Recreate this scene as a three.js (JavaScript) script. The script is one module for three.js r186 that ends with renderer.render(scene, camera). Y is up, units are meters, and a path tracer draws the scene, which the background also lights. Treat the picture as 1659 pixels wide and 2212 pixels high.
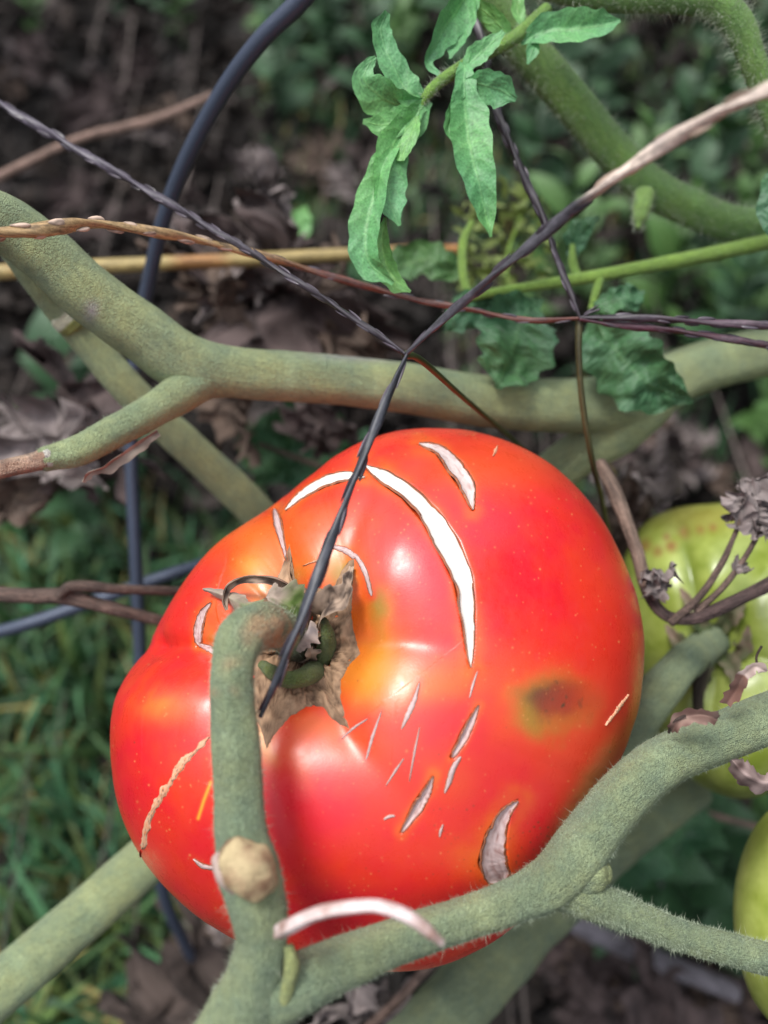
import * as THREE from 'three';
import { mergeGeometries } from 'three/addons/utils/BufferGeometryUtils.js';
import { ImprovedNoise } from 'three/addons/math/ImprovedNoise.js';

// ---------------------------------------------------------------- camera, sky, sun, exposure
const scene = new THREE.Scene();
const CAM_H = 0.43, PITCH = 52 * Math.PI / 180, FOV = 62;
const camera = new THREE.PerspectiveCamera(FOV, 0.75, 0.01, 200);
camera.position.set(0, CAM_H, 0);
camera.lookAt(0, CAM_H - Math.sin(PITCH), -Math.cos(PITCH));
camera.focus = 0.124;
camera.userData.fStop = 12;

const SKY_W = 64, SKY_H = 32, skyData = new Float32Array(SKY_W * SKY_H * 4);
for (let j = 0; j < SKY_H; j++) for (let i = 0; i < SKY_W; i++) {   // an overcast sky: brighter towards the zenith
  const e = Math.sin(((j + 0.5) / SKY_H - 0.5) * Math.PI), k = (j * SKY_W + i) * 4;
  const L = e > 0 ? 0.04 + 0.74 * e ** 1.3 : 0.025;
  skyData[k] = L * 0.95; skyData[k + 1] = L * 0.975; skyData[k + 2] = L * 1.08; skyData[k + 3] = 1;
}
const sky = new THREE.DataTexture(skyData, SKY_W, SKY_H, THREE.RGBAFormat, THREE.FloatType);
sky.mapping = THREE.EquirectangularReflectionMapping; sky.magFilter = THREE.LinearFilter; sky.minFilter = THREE.LinearFilter; sky.needsUpdate = true;
scene.background = sky; scene.environment = sky;

const sun = new THREE.DirectionalLight(new THREE.Color(1, 0.97, 0.92), 1.5);
sun.position.set(-1.0, 2.9, -0.3); sun.target.position.set(0, 0.3, -0.1);
sun.castShadow = true; sun.shadow.radius = 36; sun.shadow.mapSize.set(2048, 2048);
Object.assign(sun.shadow.camera, { left: -1.2, right: 1.2, top: 1.2, bottom: -1.2, near: 0.1, far: 8 });
scene.add(sun, sun.target);

const renderer = new THREE.WebGLRenderer({ antialias: true });
renderer.toneMapping = THREE.LinearToneMapping;
renderer.toneMappingExposure = 2.6;
renderer.shadowMap.enabled = true;

// ---------------------------------------------------------------- helpers
const V = (x, y, z) => new THREE.Vector3(x, y, z);
const FPX = 1106 / Math.tan(FOV * Math.PI / 360);
const FWD = V(0, -Math.sin(PITCH), -Math.cos(PITCH)), RIGHT = V(1, 0, 0), UPV = V(0, Math.cos(PITCH), -Math.sin(PITCH));
const EYE = camera.position.clone();
// a surveyed point: sight-line (u, v) of the 1659 x 2212 survey grid, at distance d (metres) from the survey station
const at = (u, v, d) => EYE.clone().addScaledVector(FWD, d).addScaledVector(RIGHT, (u - 829.5) / FPX * d).addScaledVector(UPV, -(v - 1106) / FPX * d);
const survey = (p) => { const q = p.clone().sub(EYE), d = q.dot(FWD); return [829.5 + q.dot(RIGHT) / d * FPX, 1106 - q.dot(UPV) / d * FPX, d]; };
const groundAt = (u, v, y = 0) => { const r = at(u, v, 1).sub(EYE); const k = (y - EYE.y) / r.y; return EYE.clone().addScaledVector(r, k); };
function rng(seed) { let a = seed >>> 0; return () => { a = (a + 0x6D2B79F5) | 0; let t = Math.imul(a ^ (a >>> 15), 1 | a); t = (t + Math.imul(t ^ (t >>> 7), 61 | t)) ^ t; return ((t ^ (t >>> 14)) >>> 0) / 4294967296; }; }
const R0 = rng(77);
const perlin = new ImprovedNoise();
const N = (x, y, z = 0) => perlin.noise(x + 31.7, y + 17.3, z + 5.1);
const fbm = (x, y, z = 0, o = 4) => { let s = 0, a = 0.5; for (let i = 0; i < o; i++) { s += a * N(x, y, z); x *= 2.03; y *= 2.03; z *= 2.03; a *= 0.5; } return s; };
const clamp = (x, a = 0, b = 1) => Math.min(b, Math.max(a, x));
const sstep = (a, b, x) => { const t = clamp((x - a) / (b - a)); return t * t * (3 - 2 * t); };
const mix = (a, b, t) => [a[0] + (b[0] - a[0]) * t, a[1] + (b[1] - a[1]) * t, a[2] + (b[2] - a[2]) * t];
const taken = new Map();
function numbered(name) { const n = taken.get(name) ?? 0; taken.set(name, n + 1); return n ? name + '_' + String(n).padStart(3, '0') : name; }
function tag(o, label, category, group, kind) { if (label) o.userData.label = label; if (category) o.userData.category = category; if (group) o.userData.group = group; if (kind) o.userData.kind = kind; return o; }
function mesh(name, geo, mat, parent) { const m = new THREE.Mesh(geo, mat); m.name = parent ? name : numbered(name); m.castShadow = m.receiveShadow = true; (parent ?? scene).add(m); return m; }
function thing(name, label, category, group) { const g = new THREE.Group(); g.name = numbered(name); scene.add(g); return tag(g, label, category, group); }
function weldNormals(geo, rows, cols) {   // average the normals over the seam between the first and the last column
  geo.computeVertexNormals(); const n = geo.attributes.normal;
  for (let i = 0; i < rows; i++) { const a = i * cols, b = a + cols - 1; const v = V(n.getX(a) + n.getX(b), n.getY(a) + n.getY(b), n.getZ(a) + n.getZ(b)).normalize(); n.setXYZ(a, v.x, v.y, v.z); n.setXYZ(b, v.x, v.y, v.z); }
}
function geoFrom(pos, uv, col, idx) {
  const g = new THREE.BufferGeometry();
  g.setAttribute('position', new THREE.Float32BufferAttribute(pos, 3));
  if (uv) g.setAttribute('uv', new THREE.Float32BufferAttribute(uv, 2));
  if (col) g.setAttribute('color', new THREE.Float32BufferAttribute(col, 3));
  g.setIndex(idx); return g;
}
// a sampled curve through surveyed points [u, v, d, width in grid units]
function path(list, n) {
  const pts = list.map((p) => at(p[0], p[1], p[2])), rad = list.map((p) => 0.93 * p[3] / 2 * p[2] / FPX);
  const c = new THREE.CatmullRomCurve3(pts, false, 'centripetal'), m = list.length - 1, out = [];
  for (let i = 0; i <= n; i++) {
    const t = i / n, f = t * m, k = Math.min(m - 1, Math.floor(f)), s = f - k, w = s * s * (3 - 2 * s);
    out.push({ p: c.getPoint(t), r: rad[k] + (rad[k + 1] - rad[k]) * w, t });
  }
  return out;
}
function frames(S) {
  let nrm = null;
  S.forEach((s, i) => {
    const a = S[Math.max(0, i - 1)].p, b = S[Math.min(S.length - 1, i + 1)].p; s.tan = b.clone().sub(a).normalize();
    if (!nrm) nrm = FWD.clone().multiplyScalar(-1);
    nrm = nrm.clone().addScaledVector(s.tan, -nrm.dot(s.tan)).normalize(); s.n = nrm; s.b = V().crossVectors(s.tan, nrm);
  });
  return S;
}
// a stem: tapered, slightly furrowed tube with closed ends
function tube(list, { n = 90, sides = 20, lump = 0.04, furrow = 0.03, flat = 1, col = null, seed = 1, freq = 160, twist = 0 } = {}) {
  const S = frames(path(list, n)), pos = [], uv = [], cl = [], idx = []; let len = 0;
  S.forEach((s, i) => {
    if (i) len += s.p.distanceTo(S[i - 1].p); s.len = len;
    for (let j = 0; j <= sides; j++) {
      const a = j / sides * Math.PI * 2, tw = twist * s.len, cx = Math.cos(a), sy = Math.sin(a) * flat, dir = s.n.clone().multiplyScalar(cx * Math.cos(tw) - sy * Math.sin(tw)).addScaledVector(s.b, cx * Math.sin(tw) + sy * Math.cos(tw));
      const q = s.p.clone().addScaledVector(dir, s.r);
      const r = s.r * (1 + furrow * Math.cos(5 * a + seed) + lump * 2 * fbm(q.x * freq + seed, q.y * freq, q.z * freq, 3));
      const w = s.p.clone().addScaledVector(dir, r); pos.push(w.x, w.y, w.z); uv.push(j / sides * 2 * Math.PI * Math.max(s.r, 0.0004), len);
      if (col) cl.push(...col(s.t, a, w, s));
    }
  });
  const C = sides + 1;
  for (let i = 0; i < n; i++) for (let j = 0; j < sides; j++) { const a = i * C + j; idx.push(a, a + 1, a + C, a + 1, a + C + 1, a + C); }
  const rows = n + 1;
  const g = geoFrom(pos, uv, col ? cl : null, idx); weldNormals(g, rows, C);
  // rounded end caps
  const caps = [];
  for (const e of [0, n]) {
    const s = S[e], sg = e ? 1 : -1, cp = [], cu = [], cc = [], ci = [], cn = [], K = 4;
    for (let k = 0; k <= K; k++) for (let j = 0; j <= sides; j++) {
      const f = k / K * Math.PI / 2, o = (e * C + j) * 3, base = V(pos[o], pos[o + 1], pos[o + 2]).sub(s.p);
      const w = s.p.clone().addScaledVector(base, Math.cos(f)).addScaledVector(s.tan, sg * s.r * 0.5 * Math.sin(f));
      cp.push(w.x, w.y, w.z); cu.push(j / sides * 0.01, k * 0.001); if (col) cc.push(cl[o], cl[o + 1], cl[o + 2]);
      const nn = base.normalize().multiplyScalar(Math.cos(f)).addScaledVector(s.tan, sg * Math.sin(f)).normalize(); cn.push(nn.x, nn.y, nn.z);
      if (k < K && j < sides) { const a = k * C + j; sg > 0 ? ci.push(a, a + 1, a + C, a + 1, a + C + 1, a + C) : ci.push(a, a + C, a + 1, a + 1, a + C, a + C + 1); }
    }
    const cg = geoFrom(cp, cu, col ? cc : null, ci); cg.setAttribute('normal', new THREE.Float32BufferAttribute(cn, 3)); caps.push(cg);
  }
  const out = mergeGeometries([g, ...caps]); out.userData.S = S; return out;
}
const hairGeo = new THREE.ConeGeometry(1, 1, 3, 1, true); hairGeo.translate(0, 0.5, 0);
function fuzz(parent, geos, count, len, mat, seed = 3, thick = 0.000022) {   // the downy hairs of a stem
  const rnd = rng(seed), im = new THREE.InstancedMesh(hairGeo, mat, count), M = new THREE.Matrix4(), Q = new THREE.Quaternion(), Y = V(0, 1, 0);
  for (let i = 0; i < count; i++) {
    const S = geos[Math.floor(rnd() * geos.length)].userData.S, s = S[Math.floor(rnd() * S.length)], a = rnd() * Math.PI * 2;
    const dir = s.n.clone().multiplyScalar(Math.cos(a)).addScaledVector(s.b, Math.sin(a));
    const p = s.p.clone().addScaledVector(dir, s.r * 0.93).addScaledVector(s.tan, (rnd() - 0.5) * 0.002);
    dir.addScaledVector(s.tan, (rnd() - 0.5) * 1.2).add(V(rnd() - 0.5, rnd() - 0.5, rnd() - 0.5).multiplyScalar(0.8)).normalize();
    Q.setFromUnitVectors(Y, dir); const l = len * (0.35 + rnd() * rnd() * 1.3), w = thick * (0.7 + rnd() * 0.7);
    M.compose(p, Q, V(w, l, w)); im.setMatrixAt(i, M);
  }
  im.name = 'fuzz'; im.userData.kind = 'stuff'; im.castShadow = im.receiveShadow = true; parent.add(im); return im;
}
// a leaf blade along surveyed points [u, v, d, half width one side, half width other side]
function blade(list, { n = 26, cols = 10, tilt = 0, fold = 0.15, wave = 0.08, thick = 0, col = null, seed = 1, teeth = 0.06, twist = 0, jag = 0 } = {}) {
  const m = list.length - 1, c = new THREE.CatmullRomCurve3(list.map((p) => at(p[0], p[1], p[2])), false, 'centripetal'), S = [];
  for (let i = 0; i <= n; i++) {
    const t = i / n, f = t * m, k = Math.min(m - 1, Math.floor(f)), s = f - k, w = s * s * (3 - 2 * s), A = list[k], B = list[k + 1], d = A[2] + (B[2] - A[2]) * s;
    S.push({ p: c.getPoint(t), t, l: (A[3] + (B[3] - A[3]) * w) * d / FPX, r: ((A[4] ?? A[3]) + ((B[4] ?? B[3]) - (A[4] ?? A[3])) * w) * d / FPX });
  }
  const pos = [], uv = [], cl = [], idx = [], C = cols + 1, sheets = thick ? [1, -1] : [1]; let len = 0;
  for (const sd of sheets) {
    len = 0;
    S.forEach((s, i) => {
      const tan = S[Math.min(n, i + 1)].p.clone().sub(S[Math.max(0, i - 1)].p).normalize(); if (i) len += s.p.distanceTo(S[i - 1].p);
      const view = EYE.clone().sub(s.p).normalize(), side = V().crossVectors(tan, view).normalize(), nr = V().crossVectors(side, tan).normalize();
      const an = tilt + twist * s.t, sx = side.clone().multiplyScalar(Math.cos(an)).addScaledVector(nr, Math.sin(an)), up = V().crossVectors(sx, tan).normalize();
      for (let j = 0; j <= cols; j++) {
        const x = j / cols * 2 - 1, hw = (x < 0 ? s.l : s.r) * (1 + teeth * Math.sin(s.t * 37 + seed + (x > 0 ? 2 : 0)) * Math.abs(x) + jag * 1.2 * N(s.t * 7 + seed, x > 0 ? 3 : 9, 1) + jag * 0.4 * N(s.t * 17 + seed, x > 0 ? 5 : 1, 1));
        const q = s.p.clone().addScaledVector(sx, x * hw);
        const h = fold * Math.abs(x) * Math.abs(hw) * 1.6 + wave * 0.02 * N(q.x * 130 + seed, q.y * 130, q.z * 130) + wave * 0.008 * N(q.x * 420 + seed, q.y * 420, q.z * 420);
        q.addScaledVector(up, h + sd * thick * (1 - x * x));
        pos.push(q.x, q.y, q.z); uv.push(j / cols, len / 0.05); if (col) cl.push(...col(s.t, x, sd, q));
      }
    });
  }
  sheets.forEach((sd, k) => { const o = k * C * (n + 1); for (let i = 0; i < n; i++) for (let j = 0; j < cols; j++) { const a = o + i * C + j; sd > 0 ? idx.push(a, a + C, a + 1, a + 1, a + C, a + C + 1) : idx.push(a, a + 1, a + C, a + 1, a + C + 1, a + C); } });
  const g = geoFrom(pos, uv, col ? cl : null, idx); g.computeVertexNormals(); return g;
}
// a dry crumpled leaf: ragged disc folded by noise
function crumple(size, seed, amp = 0.5, n = 26, ragged = 0.35, stretch = 1) {
  const pos = [], uv = [], cl = [], idx = [];
  for (let i = 0; i <= n; i++) for (let j = 0; j <= n; j++) {
    let x = i / n * 2 - 1, y = j / n * 2 - 1; const m = Math.max(Math.abs(x), Math.abs(y)), l = Math.hypot(x, y) || 1; x *= m / l; y *= m / l;
    const a = Math.atan2(y, x), e = 1 + ragged * (N(Math.cos(a) * 2 + seed, Math.sin(a) * 2, 1) * 1.6 + N(Math.cos(a) * 7 + seed, Math.sin(a) * 7, 4));
    x *= e; y *= e;
    const z = amp * (1.3 * N(x * 1.3 + seed, y * 1.3, seed) + 0.6 * N(x * 3 + seed, y * 3, seed) + 0.3 * N(x * 7 + seed, y * 7, 2)) + amp * 0.5 * (x * x - y * y * 0.5);
    const dx = amp * 0.5 * N(x * 2 + 9, y * 2 + seed, 3), dy = amp * 0.5 * N(x * 2 + seed, y * 2 + 19, 6);
    pos.push((x + dx) * size, z * size, (y + dy) * size * stretch); uv.push(i / n, j / n);
    const k = 0.75 + 0.6 * N(x * 4 + seed, y * 4, 8) + 0.25 * N(x * 15, y * 15 + seed, 2); cl.push(k, k, k);
    if (i < n && j < n) { const b = i * (n + 1) + j; idx.push(b, b + 1, b + n + 1, b + 1, b + n + 2, b + n + 1); }
  }
  const g = geoFrom(pos, uv, cl, idx); g.computeVertexNormals(); return g;
}

// ---------------------------------------------------------------- textures and materials
function dataTex(w, h, f, srgb = true, rx = 1, ry = 1) {
  const a = new Uint8Array(w * h * 4);
  for (let j = 0; j < h; j++) for (let i = 0; i < w; i++) { const c = f(i / w, j / h), k = (j * w + i) * 4; for (let q = 0; q < 3; q++) a[k + q] = clamp(c[q]) * 255; a[k + 3] = 255; }
  const t = new THREE.DataTexture(a, w, h); t.wrapS = t.wrapT = THREE.RepeatWrapping; t.magFilter = THREE.LinearFilter; t.minFilter = THREE.LinearMipmapLinearFilter; t.generateMipmaps = true;
  if (srgb) t.colorSpace = THREE.SRGBColorSpace; t.repeat.set(rx, ry); t.needsUpdate = true; return t;
}
const per = (f) => (u, v) => {   // make a noise field tile
  const a = f(u, v), b = f(u - 1, v), c = f(u, v - 1), d = f(u - 1, v - 1), x = sstep(0.7, 1, u), y = sstep(0.7, 1, v);
  return (a * (1 - x) + b * x) * (1 - y) + (c * (1 - x) + d * x) * y;
};
const field = (f) => { const n = 512, a = new Float32Array(n * n), g = per(f); for (let j = 0; j < n; j++) for (let i = 0; i < n; i++) a[j * n + i] = g(i / n, j / n); return (u, v) => a[(Math.floor(v * n + 0.001) % n) * n + Math.floor(u * n + 0.001) % n]; };
const nA = field((u, v) => fbm(u * 9, v * 9, 1, 4)), nB = field((u, v) => fbm(u * 40, v * 28, 2, 3)), nC = field((u, v) => N(u * 110, v * 110, 3)), nS = field((u, v) => fbm(u * 34, v * 5, 7, 3));
const stemMap = dataTex(512, 512, (u, v) => { const a = nA(u, v), b = nB(u, v), c = nC(u, v), s = nS(u, v), k = 0.9 + 0.12 * a + 0.22 * b + 0.3 * c + 0.1 * s, dark = c > 0.5 && b > 0.1 ? 0.45 : 1, pale = sstep(0.3, 0.6, -c) * 0.35; return [(k + pale + 0.05 * a) * dark, (k + pale) * dark, (k + pale * 1.2 - 0.07 * a) * dark]; }, true, 55, 55);
const stemBump = dataTex(512, 512, (u, v) => { const k = 0.5 + 0.35 * nB(u, v) + 0.4 * nC(u, v) + 0.25 * nS(u, v); return [k, k, k]; }, false, 60, 60);
const barkMap = dataTex(256, 256, (u, v) => { const k = 0.82 + 0.5 * nS(u, v) + 0.3 * nB(u, v) + 0.15 * nC(u, v); return [k, k, k]; }, true, 60, 40);
const veins = (u, v) => { const x = (u - 0.5) * 2, ax = Math.abs(x), ph = v * 15 - ax * 0.9 + 0.25 * N(u * 3, v * 20, 4), f = Math.abs(ph - Math.round(ph)); return [ax, f]; };
const leafMap = dataTex(256, 1024, (u, v) => {
  const [ax, f] = veins(u, v), vein = Math.max(Math.exp(-((ax / 0.06) ** 2)), 0.6 * Math.exp(-((f / 0.08) ** 2)) * (1 - ax * 0.6));
  const k = 0.84 + 0.2 * fbm(u * 4, v * 34, 2) + 0.14 * N(u * 18, v * 150, 1); return [k * 0.95 + vein * 0.17, k + vein * 0.1, k * 0.98 + vein * 0.1];
}, true);
const leafBump = dataTex(256, 1024, (u, v) => { const [ax, f] = veins(u, v), k = 0.4 + 0.4 * Math.min(1, f * 2.6) + 0.22 * N(u * 9, v * 80, 5) - 0.25 * Math.exp(-((ax / 0.08) ** 2)); return [k, k, k]; }, false);
const std = (o) => new THREE.MeshPhysicalMaterial({ roughness: 0.75, side: THREE.DoubleSide, ...o });
const rgb = (r, g, b) => new THREE.Color().setRGB(r, g, b);
const stemMat = (c, extra = {}) => std({ color: c, map: stemMap, bumpMap: stemBump, bumpScale: 0.0006, roughness: 0.72, vertexColors: true, sheen: 0.35, sheenColor: rgb(0.75, 0.85, 0.7), sheenRoughness: 0.5, ...extra });
const M = {
  vine: stemMat(rgb(0.33, 0.395, 0.21)), truss: stemMat(rgb(0.245, 0.305, 0.18), { sheen: 0.2 }), hairy: stemMat(rgb(0.15, 0.29, 0.07)),
  hair: std({ color: rgb(0.5, 0.56, 0.42), roughness: 0.6, transmission: 0.3 }), hairShort: std({ color: rgb(0.36, 0.43, 0.3), roughness: 0.7 }),
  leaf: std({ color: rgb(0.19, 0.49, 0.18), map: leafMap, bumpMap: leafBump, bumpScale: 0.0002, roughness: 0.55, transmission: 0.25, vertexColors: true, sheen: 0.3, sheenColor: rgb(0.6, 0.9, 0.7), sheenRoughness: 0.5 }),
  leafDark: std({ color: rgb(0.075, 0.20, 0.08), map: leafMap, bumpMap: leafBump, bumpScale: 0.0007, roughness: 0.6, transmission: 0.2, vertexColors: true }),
  weed: std({ color: rgb(0.045, 0.13, 0.045), map: leafMap, roughness: 0.6, transmission: 0.25 }), weedLight: std({ color: rgb(0.12, 0.25, 0.06), map: leafMap, roughness: 0.6, transmission: 0.25 }),
  grass: std({ color: rgb(1, 1, 1), roughness: 0.55, transmission: 0.3 }),
  dry: std({ color: rgb(0.13, 0.09, 0.068), roughness: 0.9, vertexColors: true }), dryGrey: std({ color: rgb(0.24, 0.20, 0.19), roughness: 0.9, vertexColors: true }), dryDark: std({ color: rgb(0.06, 0.043, 0.036), roughness: 0.95, vertexColors: true }), dryPurple: std({ color: rgb(0.085, 0.06, 0.056), roughness: 0.9, vertexColors: true }),
  litter: std({ color: rgb(1, 1, 1), roughness: 0.95, vertexColors: true }),
  twig: std({ color: rgb(0.17, 0.115, 0.09), map: barkMap, bumpMap: barkMap, bumpScale: 0.0004, roughness: 0.85, vertexColors: true }),
  straw: std({ color: rgb(0.46, 0.35, 0.15), map: barkMap, roughness: 0.6, vertexColors: true }),
  wire: std({ color: rgb(0.055, 0.07, 0.105), roughness: 0.36, metalness: 0.25, bumpMap: stemBump, bumpScale: 0.00008 }),
  spike: std({ color: rgb(1, 1, 1), map: barkMap, roughness: 0.45, vertexColors: true }),
  spikelet: std({ color: rgb(0.042, 0.034, 0.042), roughness: 0.38, vertexColors: true }), spikeletPale: std({ color: rgb(0.36, 0.27, 0.2), roughness: 0.5, vertexColors: true }),
  soil: std({ color: rgb(1, 1, 1), roughness: 1 }), wood: std({ color: rgb(0.42, 0.40, 0.44), map: barkMap, bumpMap: barkMap, bumpScale: 0.001, roughness: 0.9, vertexColors: true }),
};
const white3 = () => [1, 1, 1];

// ---------------------------------------------------------------- ground
const hills = (x, z) => 0.022 * fbm(x * 4, z * 4, 3, 4) + 0.012 * N(x * 22, z * 22, 8);
{
  const n = 220, pos = [], uv = [], cl = [], idx = [], w = (t) => { const s = t * 2 - 1; return Math.sign(s) * (Math.abs(s) * 1.3 + 60 * Math.abs(s) ** 7); };
  for (let i = 0; i <= n; i++) for (let j = 0; j <= n; j++) {
    const x = w(i / n), z = w(j / n) - 0.5; pos.push(x, hills(x, z), z); uv.push(x, z);
    if (i < n && j < n) { const b = i * (n + 1) + j; idx.push(b, b + 1, b + n + 1, b + 1, b + n + 2, b + n + 1); }
  }
  const g = geoFrom(pos, uv, null, idx); g.computeVertexNormals();
  M.soil.map = dataTex(512, 512, (u, v) => { const k = 0.10 + 0.12 * nA(u, v) + 0.12 * nB(u, v) + 0.1 * nC(u, v); return [k * 1.15, k * 0.98, k * 0.86]; }, true, 3, 3);
  M.soil.bumpMap = dataTex(512, 512, (u, v) => { const k = 0.5 + 0.6 * nB(u, v) + 0.3 * nC(u, v); return [k, k, k]; }, false, 3, 3); M.soil.bumpScale = 0.006;
  const s = mesh('soil_ground', g, M.soil); tag(s, 'dark garden soil under the plants', null, null, 'structure');
}

// ---------------------------------------------------------------- tomatoes
const segDist = (x, y, a, b) => { const dx = b[0] - a[0], dy = b[1] - a[1], t = clamp(((x - a[0]) * dx + (y - a[1]) * dy) / (dx * dx + dy * dy || 1)); return [Math.hypot(x - a[0] - dx * t, y - a[1] - dy * t), t]; };
function polyDist(x, y, P) { let best = 1e9, at_ = 0; for (let i = 0; i + 1 < P.length; i++) { const [d, t] = segDist(x, y, P[i], P[i + 1]); if (d < best) { best = d; at_ = (i + t) / (P.length - 1); } } return [best, at_]; }
// Fruit: centre C (survey grid) at distance D, equator outline, heights front and back, dimple at O, creases as polylines from the dimple
function fruit({ C, D, outline, front, back, O, dimple, dimR, creases, bumps = [], sq = 0.9 }) {
  const c0 = at(C[0], C[1], D), ez = EYE.clone().sub(c0).normalize(), ex = V().crossVectors(UPV, ez).normalize(), ey = V().crossVectors(ez, ex);
  const toLocal = (u, v, z = 0) => { const r = at(u, v, 1).sub(EYE), o = EYE.clone().sub(c0), k = (z - o.dot(ez)) / r.dot(ez); const p = o.addScaledVector(r, k); return [p.dot(ex), p.dot(ey)]; };
  const world = (x, y, z) => c0.clone().addScaledVector(ex, x).addScaledVector(ey, y).addScaledVector(ez, z);
  const NB = 180, target = new Float64Array(NB), rad = new Float64Array(NB);
  const poly = outline.map((p) => toLocal(p[0], p[1])), closed = new THREE.CatmullRomCurve3(poly.map((p) => V(p[0], p[1], 0)), true, 'centripetal').getPoints(900);
  const sums = new Float64Array(NB), cnt = new Float64Array(NB);
  for (const p of closed) { const b = Math.floor(((Math.atan2(p.y, p.x) / Math.PI / 2 + 1) % 1) * NB); sums[b] += Math.hypot(p.x, p.y); cnt[b]++; }
  for (let b = 0; b < NB; b++) { let k = 0; while (!cnt[(b + k) % NB]) k++; const q = (b + k) % NB; target[b] = rad[b] = sums[q] / cnt[q]; }
  const radius = (a) => { const f = ((a / Math.PI / 2 + 1) % 1) * NB - 0.5, i = Math.floor(f), s = f - i; return rad[(i + NB) % NB] * (1 - s) + rad[(i + 1) % NB] * s; };
  const Ol = toLocal(O[0], O[1], front * 0.7);
  const cr = creases.map((c) => ({ ...c, P: c.pts.map((p) => toLocal(p[0], p[1], front * 0.6)) })).map((c) => { const m = c.w * 7.5, xs = c.P.map((p) => p[0]), ys = c.P.map((p) => p[1]); return { ...c, lo: [Math.min(...xs) - m, Math.min(...ys) - m], hi: [Math.max(...xs) + m, Math.max(...ys) + m] }; }), bl = bumps.map((b) => ({ ...b, P: toLocal(b.at[0], b.at[1], front * 0.7) }));
  const sp = (x, e) => Math.sign(x) * Math.abs(x) ** e;
  function base(phi, psi) { const q = Math.sin(phi) ** sq, R = radius(psi); return [Math.cos(psi) * R * q, Math.sin(psi) * R * q, (phi < Math.PI / 2 ? front : back) * sp(Math.cos(phi), 0.92)]; }
  function point(phi, psi) {
    let [x, y, z] = base(phi, psi);
    if (phi < 2.1) {
      const R = radius(psi), nx = x / R, ny = y / R, nz = z / front, nl = Math.hypot(nx, ny, nz) || 1, k = sstep(2.1, 1.6, phi);
      const g = Math.hypot(x - Ol[0], y - Ol[1]); let dep = dimple * Math.exp(-((g / dimR) ** 2)) * 0.75 + dimple * 0.35 * Math.exp(-((g / (dimR * 0.55)) ** 2));
      for (const c of cr) { if (x < c.lo[0] || x > c.hi[0] || y < c.lo[1] || y > c.hi[1]) continue; const [d, t] = polyDist(x, y, c.P), w = c.w * (0.55 + 0.9 * t), dp = c.depth * (c.fade ? 1 - sstep(c.fade, 1, t) : 1) * (0.6 + 0.4 * sstep(0, 0.2, t)); dep += dp * (Math.exp(-((d / w) ** 2)) * 0.7 + 0.3 * Math.exp(-((d / (w * 0.35)) ** 2))) - dp * 0.22 * Math.exp(-(((d - w * 2.2) / (w * 1.2)) ** 2)); }
      for (const b of bl) dep -= b.h * Math.exp(-(((x - b.P[0]) ** 2 + (y - b.P[1]) ** 2) / b.r ** 2));
      dep *= k; x -= nx / nl * dep; y -= ny / nl * dep; z -= nz / nl * dep;
    }
    return [x, y, z];
  }
  // fit the equator so that the visible rim follows the outline
  for (let it = 0; it < 4; it++) {
    const seen = new Float64Array(NB);
    for (let i = 22; i < 56; i++) for (let j = 0; j < 540; j++) { const [x, y, z] = point(i / 90 * Math.PI, j / 540 * Math.PI * 2); const p = world(x, y, z), s = survey(p), l = toLocal(s[0], s[1]); const b = Math.floor(((Math.atan2(l[1], l[0]) / Math.PI / 2 + 1) % 1) * NB); seen[b] = Math.max(seen[b], Math.hypot(l[0], l[1])); }
    const f = new Float64Array(NB); for (let b = 0; b < NB; b++) f[b] = seen[b] ? target[b] / seen[b] : 1;
    for (let b = 0; b < NB; b++) rad[b] *= clamp((f[(b + NB - 1) % NB] + 2 * f[b] + f[(b + 1) % NB]) / 4, 0.85, 1.15);
  }
  const polar = (a, b) => { const f = clamp(Math.hypot(a, b), 1e-5, 2.0); return point(f, Math.atan2(b, a)); };
  const seenAt = (a, b) => { const p = polar(a, b); return survey(world(p[0], p[1], p[2])); };
  const table = []; for (let i = 0; i <= 34; i++) for (let j = 0; j < 96; j++) { const f = i / 34 * 1.45 + 0.01, w = j / 96 * Math.PI * 2, A = f * Math.cos(w), B = f * Math.sin(w), q = seenAt(A, B); table.push([q[0], q[1], A, B]); }
  function solve(u, v) {   // the unwrapped position whose surface point lies on the sight-line
    let best = null, bd = 1e18; for (const q of table) { const d = (q[0] - u) ** 2 + (q[1] - v) ** 2; if (d < bd) { bd = d; best = q; } }
    let A = best[2], B = best[3]; const e = 1e-3;
    for (let k = 0; k < 9; k++) {
      const s0 = seenAt(A, B), ru = u - s0[0], rv = v - s0[1]; if (ru * ru + rv * rv < 0.01) break;
      const sa = seenAt(A + e, B), sb = seenAt(A, B + e), a11 = (sa[0] - s0[0]) / e, a12 = (sb[0] - s0[0]) / e, a21 = (sa[1] - s0[1]) / e, a22 = (sb[1] - s0[1]) / e, det = a11 * a22 - a12 * a21;
      if (Math.abs(det) < 2000) break;
      let dA = (a22 * ru - a12 * rv) / det, dB = (a11 * rv - a21 * ru) / det; const l = Math.hypot(dA, dB), m = l > 0.05 ? 0.05 / l : 1; A += dA * m; B += dB * m;
    }
    return [A, B];
  }
  function surfN(u, v) {
    const [A, B] = solve(u, v), e = 0.004, p = polar(A, B), a = polar(A + e, B), b = polar(A - e, B), c = polar(A, B + e), d = polar(A, B - e);
    const n = V(a[0] - b[0], a[1] - b[1], a[2] - b[2]).cross(V(c[0] - d[0], c[1] - d[1], c[2] - d[2])).normalize();
    return { p: world(p[0], p[1], p[2]), n: V(0, 0, 0).addScaledVector(ex, n.x).addScaledVector(ey, n.y).addScaledVector(ez, n.z) };
  }
  const FR = 0.8;   // share of the unwrapped disc that the stem-end half takes
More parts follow.
